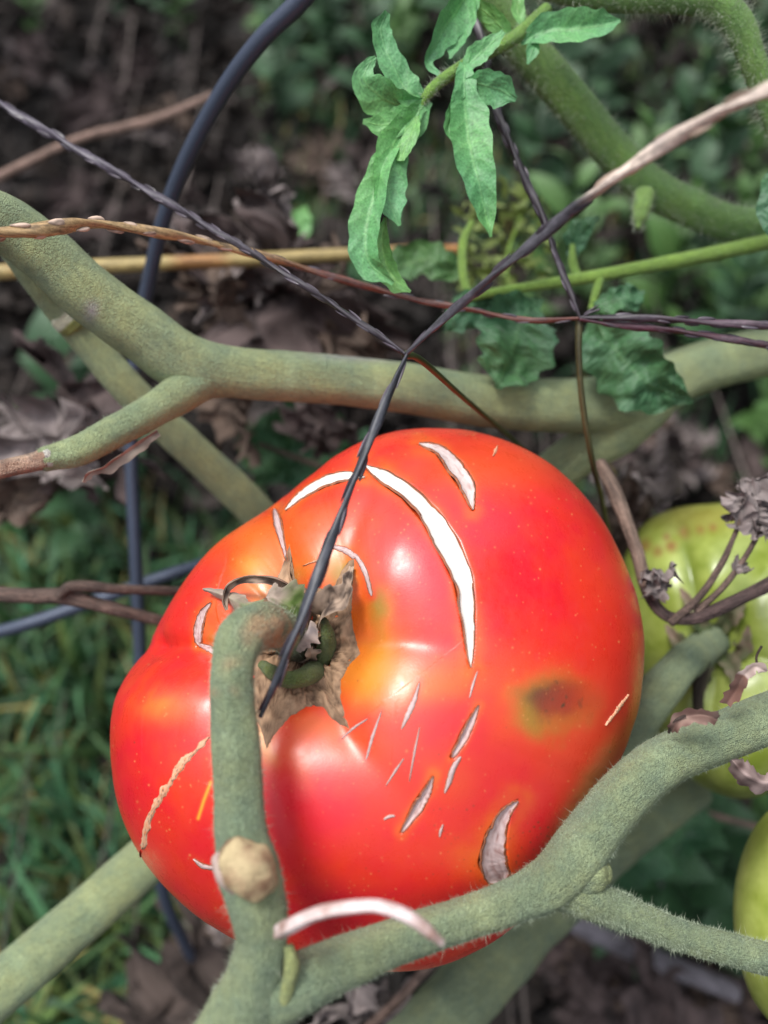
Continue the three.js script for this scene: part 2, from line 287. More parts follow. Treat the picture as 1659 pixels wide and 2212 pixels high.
  const unwrapR = (phi) => phi < Math.PI / 2 ? phi / (Math.PI / 2) * FR : FR + (phi / (Math.PI / 2) - 1) * (1 - FR);
  const wrapPhi = (r) => r < FR ? r / FR * Math.PI / 2 : (1 + (r - FR) / (1 - FR)) * Math.PI / 2;
  function geometry(rings, segs, groove) {
    const pos = [], uv = [], idx = [], Cn = segs + 1;
    for (let i = 0; i <= rings; i++) { const r = i / rings, phi = Math.max(wrapPhi(r ** 0.95), 1e-4); for (let j = 0; j <= segs; j++) { const psi = j / segs * Math.PI * 2, [x, y, z] = point(Math.min(phi, Math.PI - 1e-4), psi), w = world(x, y, z); pos.push(w.x, w.y, w.z); const ur = unwrapR(phi) * 0.5; uv.push(0.5 + ur * Math.cos(psi), 0.5 + ur * Math.sin(psi)); } }
    for (let i = 0; i < rings; i++) for (let j = 0; j < segs; j++) { const a = i * Cn + j; idx.push(a, a + Cn, a + 1, a + 1, a + Cn, a + Cn + 1); }
    const g = geoFrom(pos, uv, null, idx); weldNormals(g, rings + 1, Cn);
    if (groove) {   // open splits sink into the skin
      const P = g.attributes.position, Nn = g.attributes.normal;
      for (let i = 0; i < P.count; i++) { const p = V().fromBufferAttribute(P, i); if (p.clone().sub(c0).dot(ez) < -0.002) continue; const q = survey(p), d = groove(q[0], q[1]); if (d) P.setXYZ(i, p.x - Nn.getX(i) * d, p.y - Nn.getY(i) * d, p.z - Nn.getZ(i) * d); }
      weldNormals(g, rings + 1, Cn);
    }
    return g;
  }
  function texture(size, f) {   // f gets survey-grid coordinates of each texel's surface point and whether it lies on the stem-end half
    const a = new Uint8Array(size * size * 4), toS = (c) => 255 * (c <= 0.0031308 ? 12.92 * c : 1.055 * c ** (1 / 2.4) - 0.055);
    for (let j = 0; j < size; j++) for (let i = 0; i < size; i++) {
      const x = (i + 0.5) / size - 0.5, y = (j + 0.5) / size - 0.5, r = Math.min(1, Math.hypot(x, y) * 2), psi = Math.atan2(y, x), phi = clamp(wrapPhi(r), 1e-3, Math.PI - 1e-3), p = point(phi, psi), s = survey(world(p[0], p[1], p[2])), c = f(s[0], s[1], phi < 1.75, p), k = (j * size + i) * 4;
      for (let q = 0; q < 3; q++) a[k + q] = toS(clamp(c[q])); a[k + 3] = 255;
    }
    const t = new THREE.DataTexture(a, size, size); t.magFilter = THREE.LinearFilter; t.minFilter = THREE.LinearMipmapLinearFilter; t.generateMipmaps = true; t.colorSpace = THREE.SRGBColorSpace; t.needsUpdate = true; return t;
  }
  // a strip of scar tissue lying in the skin along [u, v, half width]
  function strip(list, { grow = 0, lift = 0.00012, edge = -0.00006, cols = 8, n = 40, col, seed = 1, ragged = 0.12, sink = 0, lip = 0 }) {
    const c = new THREE.CatmullRomCurve3(list.map((p) => V(p[0], p[1], 0)), false, 'centripetal'), pos = [], cl = [], uv = [], idx = [], m = list.length - 1;
    for (let i = 0; i <= n; i++) {
      const t = i / n, p = c.getPoint(t), tn = c.getTangent(t), f = t * m, k = Math.min(m - 1, Math.floor(f)), s = f - k, w0 = list[k][2] + (list[k + 1][2] - list[k][2]) * s;
      for (let j = 0; j <= cols; j++) {
        const x = j / cols * 2 - 1, w = (w0 * (1 + ragged * 2.5 * N(t * 14 + seed, x > 0 ? 2.3 : 7.7, seed) + ragged * N(t * 40 + seed, x > 0 ? 1 : 4, 2)) + grow) * (0.4 + 0.6 * Math.min(1, Math.sin(Math.PI * clamp(t, 0.004, 0.996)) * 5)), q = surfN(p.x - tn.y * x * w, p.y + tn.x * x * w);
        const open = clamp(w0 / 9), inner = w0 / (w0 + grow); const h = sink ? 0.00003 - sink * open * Math.pow(1 - x * x, 0.7) + 0.00012 * N(x * 3 + seed, t * 60, 1) * (1 - x * x) : lip ? (Math.abs(x) < inner * 0.92 ? -0.0012 : lift + (edge - lift) * sstep(0.75, 1, Math.abs(x))) : edge + (lift - edge) * Math.pow(1 - x * x, 0.6) + lift * 0.35 * N(x * 3 + seed, t * 60, 1) * (1 - x * x);
        q.p.addScaledVector(q.n, h); pos.push(q.p.x, q.p.y, q.p.z); uv.push(x, t); cl.push(...col(t, x));
        if (i < n && j < cols) { const a = i * (cols + 1) + j; idx.push(a, a + 1, a + cols + 1, a + 1, a + cols + 2, a + cols + 1); }
      }
    }
    const g = geoFrom(pos, uv, cl, idx); g.computeVertexNormals(); return g;
  }
  return { surfN, geometry, texture, strip, world, toLocal, ez, ex, ey };
}

const cracks = [
  [[790, 1006, 4], [830, 1030, 13], [880, 1062, 15], [930, 1115, 18], [970, 1180, 22], [1000, 1250, 18], [1010, 1320, 14], [1015, 1400, 7], [1017, 1442, 1]],
  [[905, 958, 2], [950, 972, 9], [985, 1010, 16], [1010, 1050, 14], [1022, 1100, 3]],
  [[616, 1102, 2], [650, 1070, 7], [700, 1040, 10], [750, 1027, 9], [788, 1031, 2]],
  [[592, 1098, 3], [600, 1130, 8], [612, 1180, 4], [622, 1217, 2]],
  [[456, 1302, 2], [438, 1325, 7], [428, 1360, 9], [429, 1393, 6]], [[428, 1391, 3], [450, 1401, 7], [478, 1414, 7]],
  [[715, 1180, 3], [747, 1189, 7], [768, 1205, 6]], [[766, 1196, 4], [786, 1229, 6], [803, 1287, 3]],
  [[907, 1472, 1], [894, 1515, 6], [881, 1545, 6], [867, 1576, 1.5]], [[1034, 1523, 1], [1020, 1556, 6], [1004, 1590, 8], [977, 1636, 4]], [[995, 1634, 3], [980, 1658, 6], [970, 1688, 6], [960, 1713, 1.5]],
  [[936, 1676, 1], [922, 1712, 8], [903, 1744, 11], [867, 1798, 2.5]], [[1119, 1730, 2], [1093, 1756, 10], [1071, 1812, 20], [1065, 1863, 27], [1086, 1906, 20]],
  [[825, 1535, 1], [805, 1591, 4], [791, 1642, 2]], [[796, 1552, 1.5], [765, 1572, 3], [737, 1597, 1.5]], [[907, 1569, 1], [896, 1622, 2.6], [884, 1688, 1]], [[873, 1637, 1], [855, 1664, 3], [833, 1698, 1]], [[1031, 1450, 1], [1022, 1478, 3], [1014, 1508, 1]],
  [[418, 1855, 1], [437, 1870, 5], [470, 1876, 4]], [[853, 1762, 2], [840, 1764, 4], [829, 1770, 2]], [[957, 1780, 1], [952, 1795, 3.5], [949, 1808, 1]],
];
for (const L of cracks) L.box = [Math.min(...L.map((p) => p[0])) - 70, Math.max(...L.map((p) => p[0])) + 70, Math.min(...L.map((p) => p[1])) - 70, Math.max(...L.map((p) => p[1])) + 70, Math.max(...L.map((p) => p[2]))];
const corky = [[[452, 1592, 5], [400, 1645, 8], [360, 1700, 8], [325, 1765, 7], [303, 1852, 5]], [[1357, 1500, 2], [1334, 1532, 4], [1307, 1567, 3]], [[1074, 964, 1], [1070, 975, 3], [1064, 987, 1]], [[655, 1222, 1], [690, 1210, 3], [712, 1206, 2]]];
const tomatoOutline = [[800, 945], [900, 924], [1060, 940], [1200, 1010], [1300, 1120], [1368, 1260], [1393, 1380], [1387, 1500], [1352, 1620], [1290, 1740], [1210, 1880], [1130, 1985], [1040, 2050], [930, 2092], [780, 2098], [640, 2080], [510, 2032], [400, 1960], [310, 1860], [255, 1740], [237, 1600], [247, 1510], [290, 1432], [322, 1396], [345, 1345], [400, 1252], [470, 1172], [585, 1094], [700, 1000]];
const T = fruit({
  C: [825, 1510], D: 0.150, outline: tomatoOutline, front: 0.039, back: 0.034, O: [655, 1395], dimple: 0.0088, dimR: 0.0128,
  creases: [
    { pts: [[655, 1395], [560, 1400], [470, 1405], [390, 1393], [300, 1385]], depth: 0.0042, w: 0.0034 },
    { pts: [[655, 1395], [630, 1290], [612, 1200], [592, 1120], [575, 1060]], depth: 0.0023, w: 0.0030 },
    { pts: [[655, 1395], [710, 1500], [752, 1575], [830, 1660], [960, 1790]], depth: 0.0016, w: 0.0046, fade: 0.45 },
    { pts: [[655, 1395], [600, 1560], [565, 1680], [540, 1830], [530, 2000]], depth: 0.0003, w: 0.0044, fade: 0.5 },
    { pts: [[655, 1395], [720, 1290], [765, 1200], [800, 1090], [830, 960]], depth: 0.0007, w: 0.0034, fade: 0.5 },
    { pts: [[655, 1395], [760, 1400], [860, 1400], [980, 1420], [1100, 1450]], depth: 0.0012, w: 0.0045, fade: 0.4 },
    { pts: [[655, 1395], [560, 1290], [500, 1230], [450, 1180]], depth: 0.0009, w: 0.0026, fade: 0.75 },
  ],
  bumps: [{ at: [860, 1560], h: 0.0016, r: 0.012 }, { at: [660, 1740], h: 0.0014, r: 0.016 }, { at: [390, 1560], h: 0.002, r: 0.013 }, { at: [560, 1170], h: 0.0012, r: 0.009 }, { at: [880, 1250], h: 0.002, r: 0.016 }],
});
{
  const t = thing('ripe_tomato', 'large ripe red tomato with white healed splits and a brown stem scar', 'tomato');
  const RED = [0.66, 0.011, 0.022], SCARLET = [0.70, 0.036, 0.012], ORANGE = [0.72, 0.13, 0.010], YELLOW = [0.72, 0.31, 0.022], OLIVE = [0.25, 0.22, 0.022], DARK = [0.05, 0.042, 0.018];
  const patches = [ // [u, v, ru, rv, colour, strength]
    [800, 1440, 80, 80, YELLOW, 0.85], [760, 1330, 75, 95, ORANGE, 0.95], [690, 1120, 110, 60, ORANGE, 0.5], [895, 1475, 90, 42, ORANGE, 0.7], [700, 1215, 85, 60, ORANGE, 0.95], [735, 1235, 38, 34, OLIVE, 0.75], [640, 1250, 26, 40, OLIVE, 0.6], [570, 1205, 75, 55, ORANGE, 0.9], [545, 1225, 45, 32, YELLOW, 0.75], [560, 1290, 60, 50, YELLOW, 0.75],
    [455, 1370, 22, 30, OLIVE, 0.65], [480, 1330, 45, 40, ORANGE, 0.7], [350, 1515, 45, 34, YELLOW, 0.4], [400, 1530, 60, 34, ORANGE, 0.35], [690, 1575, 70, 40, ORANGE, 0.7], [640, 1640, 34, 50, ORANGE, 0.5], [575, 1600, 22, 55, YELLOW, 0.85], [990, 1470, 80, 34, ORANGE, 0.45],
    [820, 1320, 24, 42, OLIVE, 0.75], [815, 1385, 30, 35, OLIVE, 0.35], [1190, 1525, 105, 95, ORANGE, 0.7], [1200, 1518, 78, 60, OLIVE, 1], [1180, 1565, 50, 44, OLIVE, 1], [1208, 1500, 66, 36, DARK, 1], [1190, 1532, 34, 30, [0.045, 0.036, 0.016], 0.85], [1260, 1640, 120, 120, SCARLET, 0.8], [1100, 980, 200, 60, SCARLET, 0.9], [1290, 1410, 90, 190, SCARLET, 0.7], [1050, 1860, 70, 60, ORANGE, 0.6], [980, 1690, 50, 60, ORANGE, 0.3], [700, 1040, 160, 60, SCARLET, 0.9], [520, 1150, 140, 60, ORANGE, 0.75], [1000, 1010, 180, 50, ORANGE, 0.3], [930, 1440, 120, 30, ORANGE, 0.5], [760, 1620, 120, 50, ORANGE, 0.35], [480, 1280, 120, 90, SCARLET, 0.4],
  ];
  const rnd = rng(9), specks = [], grid = new Map();
  for (let i = 0; i < 900; i++) { const s = [230 + rnd() * 1170, 920 + rnd() * 1180, 1.2 + rnd() * rnd() * rnd() * 2.2, rnd()]; specks.push(s); const k = Math.floor(s[0] / 12) + ',' + Math.floor(s[1] / 12); if (!grid.has(k)) grid.set(k, []); grid.get(k).push(s); }
  for (let i = 0; i < 55; i++) { const a = rnd() * 6.28, r = Math.sqrt(rnd()), s = [1160 + Math.cos(a) * r * 70, 1835 + Math.sin(a) * r * 60, 0.8 + rnd() * rnd() * 2.6, 2]; const k = Math.floor(s[0] / 12) + ',' + Math.floor(s[1] / 12); if (!grid.has(k)) grid.set(k, []); grid.get(k).push(s); }
  for (let i = 0; i < 22; i++) { const s = [930 + rnd() * 120, 1740 + rnd() * 150, 0.8 + rnd() * 1.4, 2]; const k = Math.floor(s[0] / 12) + ',' + Math.floor(s[1] / 12); if (!grid.has(k)) grid.set(k, []); grid.get(k).push(s); }
  const skinMap = T.texture(1280, (u, v, fr, p) => {
    const n1 = fbm(p[0] * 70, p[1] * 70, p[2] * 70, 3), n2 = fbm(p[0] * 260, p[1] * 260, p[2] * 260, 3);
    let c = mix(RED, SCARLET, clamp(0.42 + 1.4 * n1 + 0.6 * n2));
    if (!fr) return c;
    const wu = u + 40 * n1 + 22 * n2, wv = v + 40 * fbm(p[0] * 70 + 9, p[1] * 70, p[2] * 70, 3) + 20 * n2;
    for (const [a, b, ru, rv, k, s] of patches) { const q = ((wu - a) / ru) ** 2 + ((wv - b) / rv) ** 2; if (q < 5) c = mix(c, k, s * Math.exp(s >= 1 ? -((q * 0.9) ** 2) : -q * 1.1)); }
    for (const L of cracks) { const B = L.box; if (u < B[0] || u > B[1] || v < B[2] || v > B[3]) continue; const big = B[4], [d] = polyDist(u, v, L); if (d < 70) c = mix(c, big > 6 ? ORANGE : SCARLET, 0.62 * Math.exp(-((Math.max(0, d - big * 0.7) / (5 + big * 0.55)) ** 2)) * (0.75 + n2)); }
    const [dl] = polyDist(u, v, [[455, 1690], [440, 1730], [428, 1768]]); if (dl < 8) c = mix(c, [0.8, 0.33, 0.03], Math.exp(-((dl / 3.5) ** 2)));
    // skin freckles
    const gu = Math.floor(u / 12), gv = Math.floor(v / 12);
    for (let a = -1; a <= 1; a++) for (let b = -1; b <= 1; b++) for (const s of grid.get((gu + a) + ',' + (gv + b)) ?? []) { const d = Math.hypot(u - s[0], v - s[1]); if (d < s[2] * 2) c = mix(c, s[3] > 1.5 ? [0.16, 0.055, 0.02] : s[3] > 0.93 ? [0.2, 0.05, 0.02] : [0.82, 0.3, 0.1], Math.min(0.75, 0.25 + 0.6 * s[3]) * Math.exp(-((d / s[2]) ** 2))); }
    const sp = N(p[0] * 900, p[1] * 900, p[2] * 900); if (u > 1140 && u < 1260 && v > 1470 && v < 1570 && sp > 0.25) c = mix(c, DARK, clamp((sp - 0.25) * 3) * Math.exp(-(((u - 1205) / 50) ** 2 + ((v - 1512) / 38) ** 2)));
    return c;
  });
  const skinBump = dataTex(512, 512, (u, v) => { const k = 0.5 + 0.25 * nA(u, v) + 0.2 * nC(u, v); return [k, k, k]; }, false, 9, 9);
  const bloom = dataTex(512, 512, (u, v) => { const k = clamp(0.40 + 0.16 * nA(u, v) + 0.14 * nB(u, v) + 0.05 * nC(u, v), 0.25, 0.8); return [k, k, k]; }, false, 4, 4);
  mesh('skin', T.geometry(420, 900, (u, v) => { let dep = 0; for (const L of cracks) { const B = L.box; if (B[4] < 8 || u < B[0] || u > B[1] || v < B[2] || v > B[3]) continue; const [d, t] = polyDist(u, v, L), f = t * (L.length - 1), k = Math.min(L.length - 2, Math.floor(f)), hw = L[k][2] + (L[k + 1][2] - L[k][2]) * (f - k); dep = Math.max(dep, 0.0009 * clamp(hw / 9) * (1 - sstep(0.8, 1.3, d / Math.max(hw, 1)))); } return dep; }), std({ map: skinMap, roughnessMap: bloom, clearcoatRoughnessMap: bloom, bumpMap: skinBump, bumpScale: 0.00004, roughness: 1.0, clearcoat: 0.55, clearcoatRoughness: 0.75, specularIntensity: 1, ior: 1.5 }), t);
  const scarMat = std({ vertexColors: true, roughness: 0.6 }), rimMat = std({ vertexColors: true, roughness: 0.7 });
  cracks.forEach((L, i) => {
    const big = Math.max(...L.map((z) => z[2])), g = big > 14.5 ? 4 : big > 8 ? 2.6 : big > 4 ? 2.2 : 1.2, n = big > 9 ? 60 : 30;
    const fresh = i === 0 || i === 2 ? 0.9 : i === 1 ? 0.45 : 0.2;
    const c = mesh('split', T.strip(L, { n, seed: i * 3.1, lift: 0.00016, cols: 12, sink: big >= 8 ? 0.00042 : 0, col: (tt, x) => { const k = fbm(tt * 9 + i, x * 2.5, 3, 3), s = N(tt * 4 + i * 7, x * 9, 2); return mix(mix([0.46, 0.31, 0.31], [0.78, 0.73, 0.66], fresh), [0.22, 0.075, 0.055], clamp(0.16 * (1 - fresh) + 1.1 * k * (1.35 - fresh) + 0.5 * s * (1.1 - fresh) + 0.3 * Math.abs(x) ** 4)); } }), scarMat, t);
    mesh('split_rim', T.strip(L, { n, seed: i * 3.1, grow: g, lift: big >= 8 ? 0.00012 : 0.00006, edge: -0.00003, cols: big >= 8 ? 24 : 8, lip: big >= 8 ? 1 : 0, col: (tt, x) => { const k = N(tt * 22 + i, x * 2, 5); return mix([0.17, 0.06, 0.03], [0.42, 0.12, 0.04], clamp(0.3 + k)); } }), rimMat, c);
  });
  corky.forEach((L, i) => mesh('corky_scar', T.strip(L, { n: 70, cols: 10, seed: i * 5 + 40, lift: 0.00022, ragged: 0.5, col: (tt, x) => { const k = N(tt * 60 + i, x * 3, 3) + 0.6 * N(tt * 140, x * 7, 1); return mix([0.62, 0.40, 0.26], k > 0.35 ? [0.13, 0.06, 0.04] : [0.66, 0.2, 0.07], clamp(Math.abs(k) * 1.7)); } }), scarMat, t));

  // corky ring round the stem end
  const star = [[625, 1172], [640, 1262], [690, 1268], [738, 1278], [756, 1208], [768, 1204], [762, 1300], [764, 1350], [779, 1412], [757, 1440], [737, 1470], [738, 1515], [757, 1578], [722, 1562], [700, 1530], [660, 1530], [625, 1552], [590, 1592], [574, 1622], [566, 1590], [545, 1540], [520, 1480], [490, 1425], [440, 1400], [480, 1392], [520, 1370], [540, 1320], [590, 1270]];
  {
    const cen = [655, 1395], K = 46, SG = 280, pos = [], cl = [], uv = [], idx = [], ring = [];
    const pts = []; for (let i = 0; i < star.length; i++) for (let k = 0; k < 10; k++) { const a = star[i], b = star[(i + 1) % star.length]; pts.push([a[0] + (b[0] - a[0]) * k / 10, a[1] + (b[1] - a[1]) * k / 10]); }
    for (let j = 0; j <= SG; j++) ring.push(pts[j % pts.length]);
    for (let i = 0; i <= K; i++) for (let j = 0; j <= SG; j++) {
      const s = i / K, u = cen[0] + (ring[j][0] - cen[0]) * s, v = cen[1] + (ring[j][1] - cen[1]) * s, q = T.surfN(u + 2 * N(u / 9, v / 9, 1) * s, v + 2 * N(v / 9, u / 9, 4) * s), a = Math.atan2(v - cen[1], u - cen[0]), rr = Math.hypot(u - cen[0], v - cen[1]);
      const wr = fbm(rr / 26, a * 3.2, 2, 4), fib = N(a * 14 + wr * 3, rr / 60, 4), h = -0.00008 + 0.0005 * (1 - s ** 10) + 0.0013 * wr * (1 - s ** 6) + 0.00035 * fib * (1 - s ** 4);
      q.p.addScaledVector(q.n, h); pos.push(q.p.x, q.p.y, q.p.z); uv.push(u / 100, v / 100);
      const k = clamp(0.55 + 0.9 * wr + 0.5 * fib + 0.3 * N(u / 3, v / 3, 2)); let c = mix([0.075, 0.04, 0.022], [0.43, 0.27, 0.16], k); c = mix(c, [0.13, 0.06, 0.03], sstep(0.965, 1, s) * 0.8); cl.push(...c);
      if (i < K && j < SG) { const b = i * (SG + 1) + j; idx.push(b, b + SG + 1, b + 1, b + 1, b + SG + 1, b + SG + 2); }
    }
    const g = geoFrom(pos, uv, cl, idx); g.computeVertexNormals(); mesh('stem_scar', g, std({ vertexColors: true, roughness: 0.85 }), t);
  }
  // calyx: withered sepals and the green collar that is left of the others
  const sepalMat = std({ vertexColors: true, roughness: 0.8 });
  const lift = (u, v, h) => { const q = T.surfN(u, v); q.p.addScaledVector(q.n, h); return survey(q.p)[2]; };
  const L3 = (arr) => arr.map(([u, v, h, a, b]) => [u, v, lift(u, v, h), a, b ?? a]);
  const greenBrown = (edge) => (tt, x, sd, q) => { const k = N(q.x * 900, q.y * 900, q.z * 900); return mix(mix([0.075, 0.13, 0.022], [0.13, 0.2, 0.045], clamp(0.5 + k)), [0.33, 0.26, 0.21], clamp(sstep(edge - 0.2, edge + 0.3, tt) + 0.6 * Math.max(0, Math.abs(x) - 0.7) + 0.6 * k)).map((z, i, c) => z * (0.62 + 0.9 * clamp(0.4 + fbm(q.x * 800, q.y * 800, q.z * 800, 3)))); };
  const dryCol = (tt, x, sd, q) => { const k = fbm(q.x * 700, q.y * 700, q.z * 700, 3); return mix([0.36, 0.26, 0.19], [0.045, 0.028, 0.02], clamp(0.5 + 2.2 * k - (Math.abs(x) > 0.85 ? 0.55 : 0))); };
  const sepal = (arr, o) => mesh('sepal', blade(L3(arr), { n: 34, cols: 10, teeth: 0.04, wave: 0.05, thick: 0.0003, ...o }), sepalMat, t);
  sepal([[672, 1300, 0.002, 14], [628, 1268, 0.004, 12], [575, 1247, 0.006, 10], [520, 1247, 0.007, 9], [490, 1266, 0.006, 9], [484, 1298, 0.004, 7], [490, 1318, 0.003, 3]], { fold: 0.9, tilt: 0.6, col: dryCol, seed: 4 });
  sepal([[590, 1345, 0.003, 30], [548, 1322, 0.004, 26], [510, 1298, 0.004, 20], [478, 1284, 0.003, 10], [448, 1275, 0.003, 4]], { fold: -0.5, col: greenBrown(0.35), seed: 8, jag: 0.5 });
  sepal([[640, 1335, 0.003, 34], [615, 1308, 0.0045, 34], [590, 1295, 0.005, 22], [576, 1290, 0.005, 10]], { fold: 0.7, tilt: -0.5, col: greenBrown(0.45), seed: 11, jag: 0.6 });
  sepal([[690, 1330, 0.003, 20], [712, 1308, 0.0045, 30], [738, 1296, 0.004, 26], [752, 1262, 0.0025, 12], [760, 1225, 0.0012, 5]], { fold: 0.8, tilt: 0.3, col: dryCol, seed: 14, jag: 0.4 });
  sepal([[540, 1375, 0.003, 16], [515, 1352, 0.0045, 16], [492, 1350, 0.004, 8]], { fold: 0.6, col: dryCol, seed: 29, jag: 0.7 });
  sepal([[640, 1400, 0.006, 10], [654, 1386, 0.0075, 16], [668, 1368, 0.008, 18], [674, 1346, 0.007, 9]], { fold: -0.5, tilt: 0.6, col: (a, x, sd, q) => mix(dryCol(a, x, sd, q), [0.42, 0.36, 0.36], 0.4), seed: 21, jag: 0.6 });
  sepal([[648, 1440, 0.005, 8], [662, 1432, 0.0068, 18], [672, 1412, 0.007, 16], [668, 1398, 0.0065, 6]], { fold: 0.4, tilt: -0.4, col: dryCol, seed: 25, jag: 0.6 });
  const ringPts = [[700, 1342, 0.0058], [708, 1372, 0.0066], [704, 1406, 0.0070], [688, 1438, 0.0070], [658, 1462, 0.0068], [624, 1468, 0.0062], [594, 1456, 0.0054], [568, 1436, 0.0046]];
  mesh('calyx_collar', tube(ringPts.map(([u, v, h], i) => [u, v, lift(u, v, h), [26, 40, 52, 58, 54, 48, 40, 26][i]]), { n: 60, sides: 16, lump: 0.1, furrow: 0.05, flat: 0.85, col: (tt, a, w) => { const k = N(w.x * 800, w.y * 800, w.z * 800); return mix([0.075, 0.12, 0.02], [0.15, 0.20, 0.05], clamp(0.5 + k)); } }), stemMat(rgb(1, 1, 1)), t);
  mesh('calyx_hub', tube([[640, 1395, lift(640, 1395, -0.001), 90], [634, 1388, lift(634, 1388, 0.0015), 76], [620, 1374, lift(620, 1374, 0.004), 66]], { n: 24, sides: 20, lump: 0.12, col: (tt, a, w) => { const k = N(w.x * 500, w.y * 500, w.z * 500); return mix([0.06, 0.10, 0.025], [0.2, 0.14, 0.09], clamp(0.4 + 1.2 * k)); } }), stemMat(rgb(1, 1, 1)), t);
}

// ---------------------------------------------------------------- fruit truss in front of the tomato
const mott = (base, tan = [1, 1, 1], f) => (tt, a, w, s) => { const k = N(w.x * 420, w.y * 420, w.z * 420), k2 = N(w.x * 150, w.y * 150, w.z * 150); return mix(mix(mix([0.84, 0.9, 0.92], [1.14, 1.09, 0.96], clamp(0.5 + k2)), [1.25, 1.25, 1.3], clamp(0.45 * k)), tan, f ? f(tt, a, w, s, k, k2) : 0); };
{
  const t = thing('fruit_truss', 'fuzzy grey green fruit stem arching over the ripe tomato', 'stem');
  const near = (w, u, v, r) => { const s = survey(w); return Math.exp(-(((s[0] - u) ** 2 + (s[1] - v) ** 2) / r ** 2)); };
  const pedicel = tube([[628, 1378, 0.1215, 84], [600, 1358, 0.1155, 96], [560, 1352, 0.109, 112], [520, 1378, 0.1045, 112], [503, 1440, 0.1025, 100], [503, 1520, 0.102, 104], [512, 1620, 0.1015, 118], [516, 1720, 0.101, 114], [522, 1800, 0.1, 122], [538, 1880, 0.099, 146], [558, 1955, 0.0985, 138], [566, 2030, 0.0985, 118], [550, 2105, 0.0985, 128], [520, 2190, 0.098, 170], [480, 2290, 0.097, 200]],
    { n: 220, sides: 36, lump: 0.06, freq: 100, col: mott(0, [2.0, 1.08, 1.0], (tt, a, w, s, k, k2) => clamp((near(w, 604, 1350, 30) * 1.6 + near(w, 565, 1352, 26) * 1.3 + near(w, 596, 1392, 30) * 1.4 + near(w, 530, 1378, 16) * 0.9 + near(w, 505, 1440, 22) * 0.8 + near(w, 512, 1490, 14) * 0.7 + near(w, 545, 1540, 9) * 0.5 + near(w, 458, 1505, 14)) * (0.75 + 1.6 * k))) });
  mesh('pedicel', pedicel, M.truss, t);
  const arm = tube([[540, 2190, 0.099, 130], [640, 2128, 0.1, 132], [733, 2084, 0.1025, 116], [880, 2026, 0.106, 98], [1000, 1986, 0.109, 94], [1101, 1950, 0.1115, 98], [1190, 1905, 0.1135, 116], [1255, 1834, 0.1155, 128], [1300, 1774, 0.117, 122], [1351, 1714, 0.1185, 118], [1432, 1646, 0.1205, 114], [1542, 1600, 0.123, 112], [1720, 1528, 0.125, 116]], { n: 220, sides: 36, lump: 0.04, seed: 4, col: mott() });
  mesh('stem', arm, M.truss, t);
  const side = tube([[1190, 1916, 0.1142, 88], [1260, 1936, 0.1148, 92], [1321, 1960, 0.1158, 84], [1395, 1992, 0.117, 74], [1468, 2020, 0.118, 70], [1616, 2060, 0.1195, 72], [1740, 2092, 0.121, 74]], { n: 120, sides: 30, lump: 0.04, seed: 7, col: mott() });
  mesh('side_branch', side, M.truss, t);
  const bud = tube([[1215, 1900, 0.1150, 84], [1255, 1892, 0.1146, 92], [1284, 1886, 0.1145, 84], [1306, 1882, 0.1148, 56]], { n: 20, sides: 20, lump: 0.08, seed: 9, col: (tt, a, w) => mix([1, 1, 1], [1.25, 1.15, 0.85], sstep(0.3, 0.9, tt)) });
  mesh('node_bulge', bud, M.truss, t);
  const lip = tube([[606, 2190, 0.0972, 24], [622, 2130, 0.0968, 34], [630, 2085, 0.0966, 38], [624, 2045, 0.0972, 24]], { n: 20, sides: 14, lump: 0.06, seed: 10, col: () => [1.35, 1.22, 0.8] });
  mesh('axil_ridge', lip, M.truss, t);
  fuzz(t, [pedicel, arm, side, arm], 46000, 0.00062, M.hairShort, 5, 0.000028);
  fuzz(t, [arm, side, pedicel], 2200, 0.0014, M.hair, 6, 0.000028);
  // dry knob where a flower dropped off
  const knob = tube([[500, 1838, 0.0972, 56], [516, 1855, 0.0958, 100], [534, 1874, 0.0951, 122], [554, 1896, 0.0956, 108], [570, 1914, 0.0972, 56]], { n: 40, sides: 36, lump: 0.14, furrow: 0.06, freq: 300, seed: 12, col: (tt, a, w) => { const k = fbm(w.x * 500, w.y * 500, w.z * 500, 3); return mix([0.46, 0.36, 0.2], [0.2, 0.11, 0.06], clamp(0.28 + 2.2 * k + (tt < 0.2 || tt > 0.86 ? 0.5 : 0))); } });
  mesh('abscission_knob', knob, std({ vertexColors: true, roughness: 0.8, bumpMap: stemBump, bumpScale: 0.0003 }), t).userData.label = 'tan corky knob on the fruit stem';
  const scarB = tube([[468, 1880, 0.0985, 20], [482, 1862, 0.0965, 54], [492, 1890, 0.096, 58], [512, 1926, 0.0965, 30]], { n: 30, sides: 20, lump: 0.12, freq: 330, seed: 13, col: (tt, a, w) => mix([0.46, 0.36, 0.31], [0.26, 0.17, 0.15], clamp(0.4 + 1.5 * fbm(w.x * 500, w.y * 500, w.z * 500, 3))) });
  mesh('knob_flap', scarB, std({ vertexColors: true, roughness: 0.8 }), t);
  const curl = tube([[606, 2010, 0.094, 42], [630, 1998, 0.091, 38], [682, 1974, 0.0885, 35], [750, 1960, 0.087, 34], [818, 1958, 0.0865, 31], [876, 1978, 0.0865, 33], [922, 2008, 0.0868, 31], [954, 2036, 0.0875, 20]], { n: 80, sides: 20, lump: 0.08, furrow: 0.14, flat: 0.75, seed: 14, col: (tt, a, w) => { const k = fbm(w.x * 380, w.y * 380, w.z * 380, 3); return mix([0.70, 0.58, 0.56], [0.30, 0.17, 0.13], clamp(0.18 + 1.5 * k + (tt < 0.12 || tt > 0.85 ? 0.3 : 0))); } });
  mesh('dry_tendril', curl, std({ vertexColors: true, roughness: 0.55, bumpMap: barkMap, bumpScale: 0.0002 }), t).userData.label = 'pale curled dry tendril on the fruit stem';
}

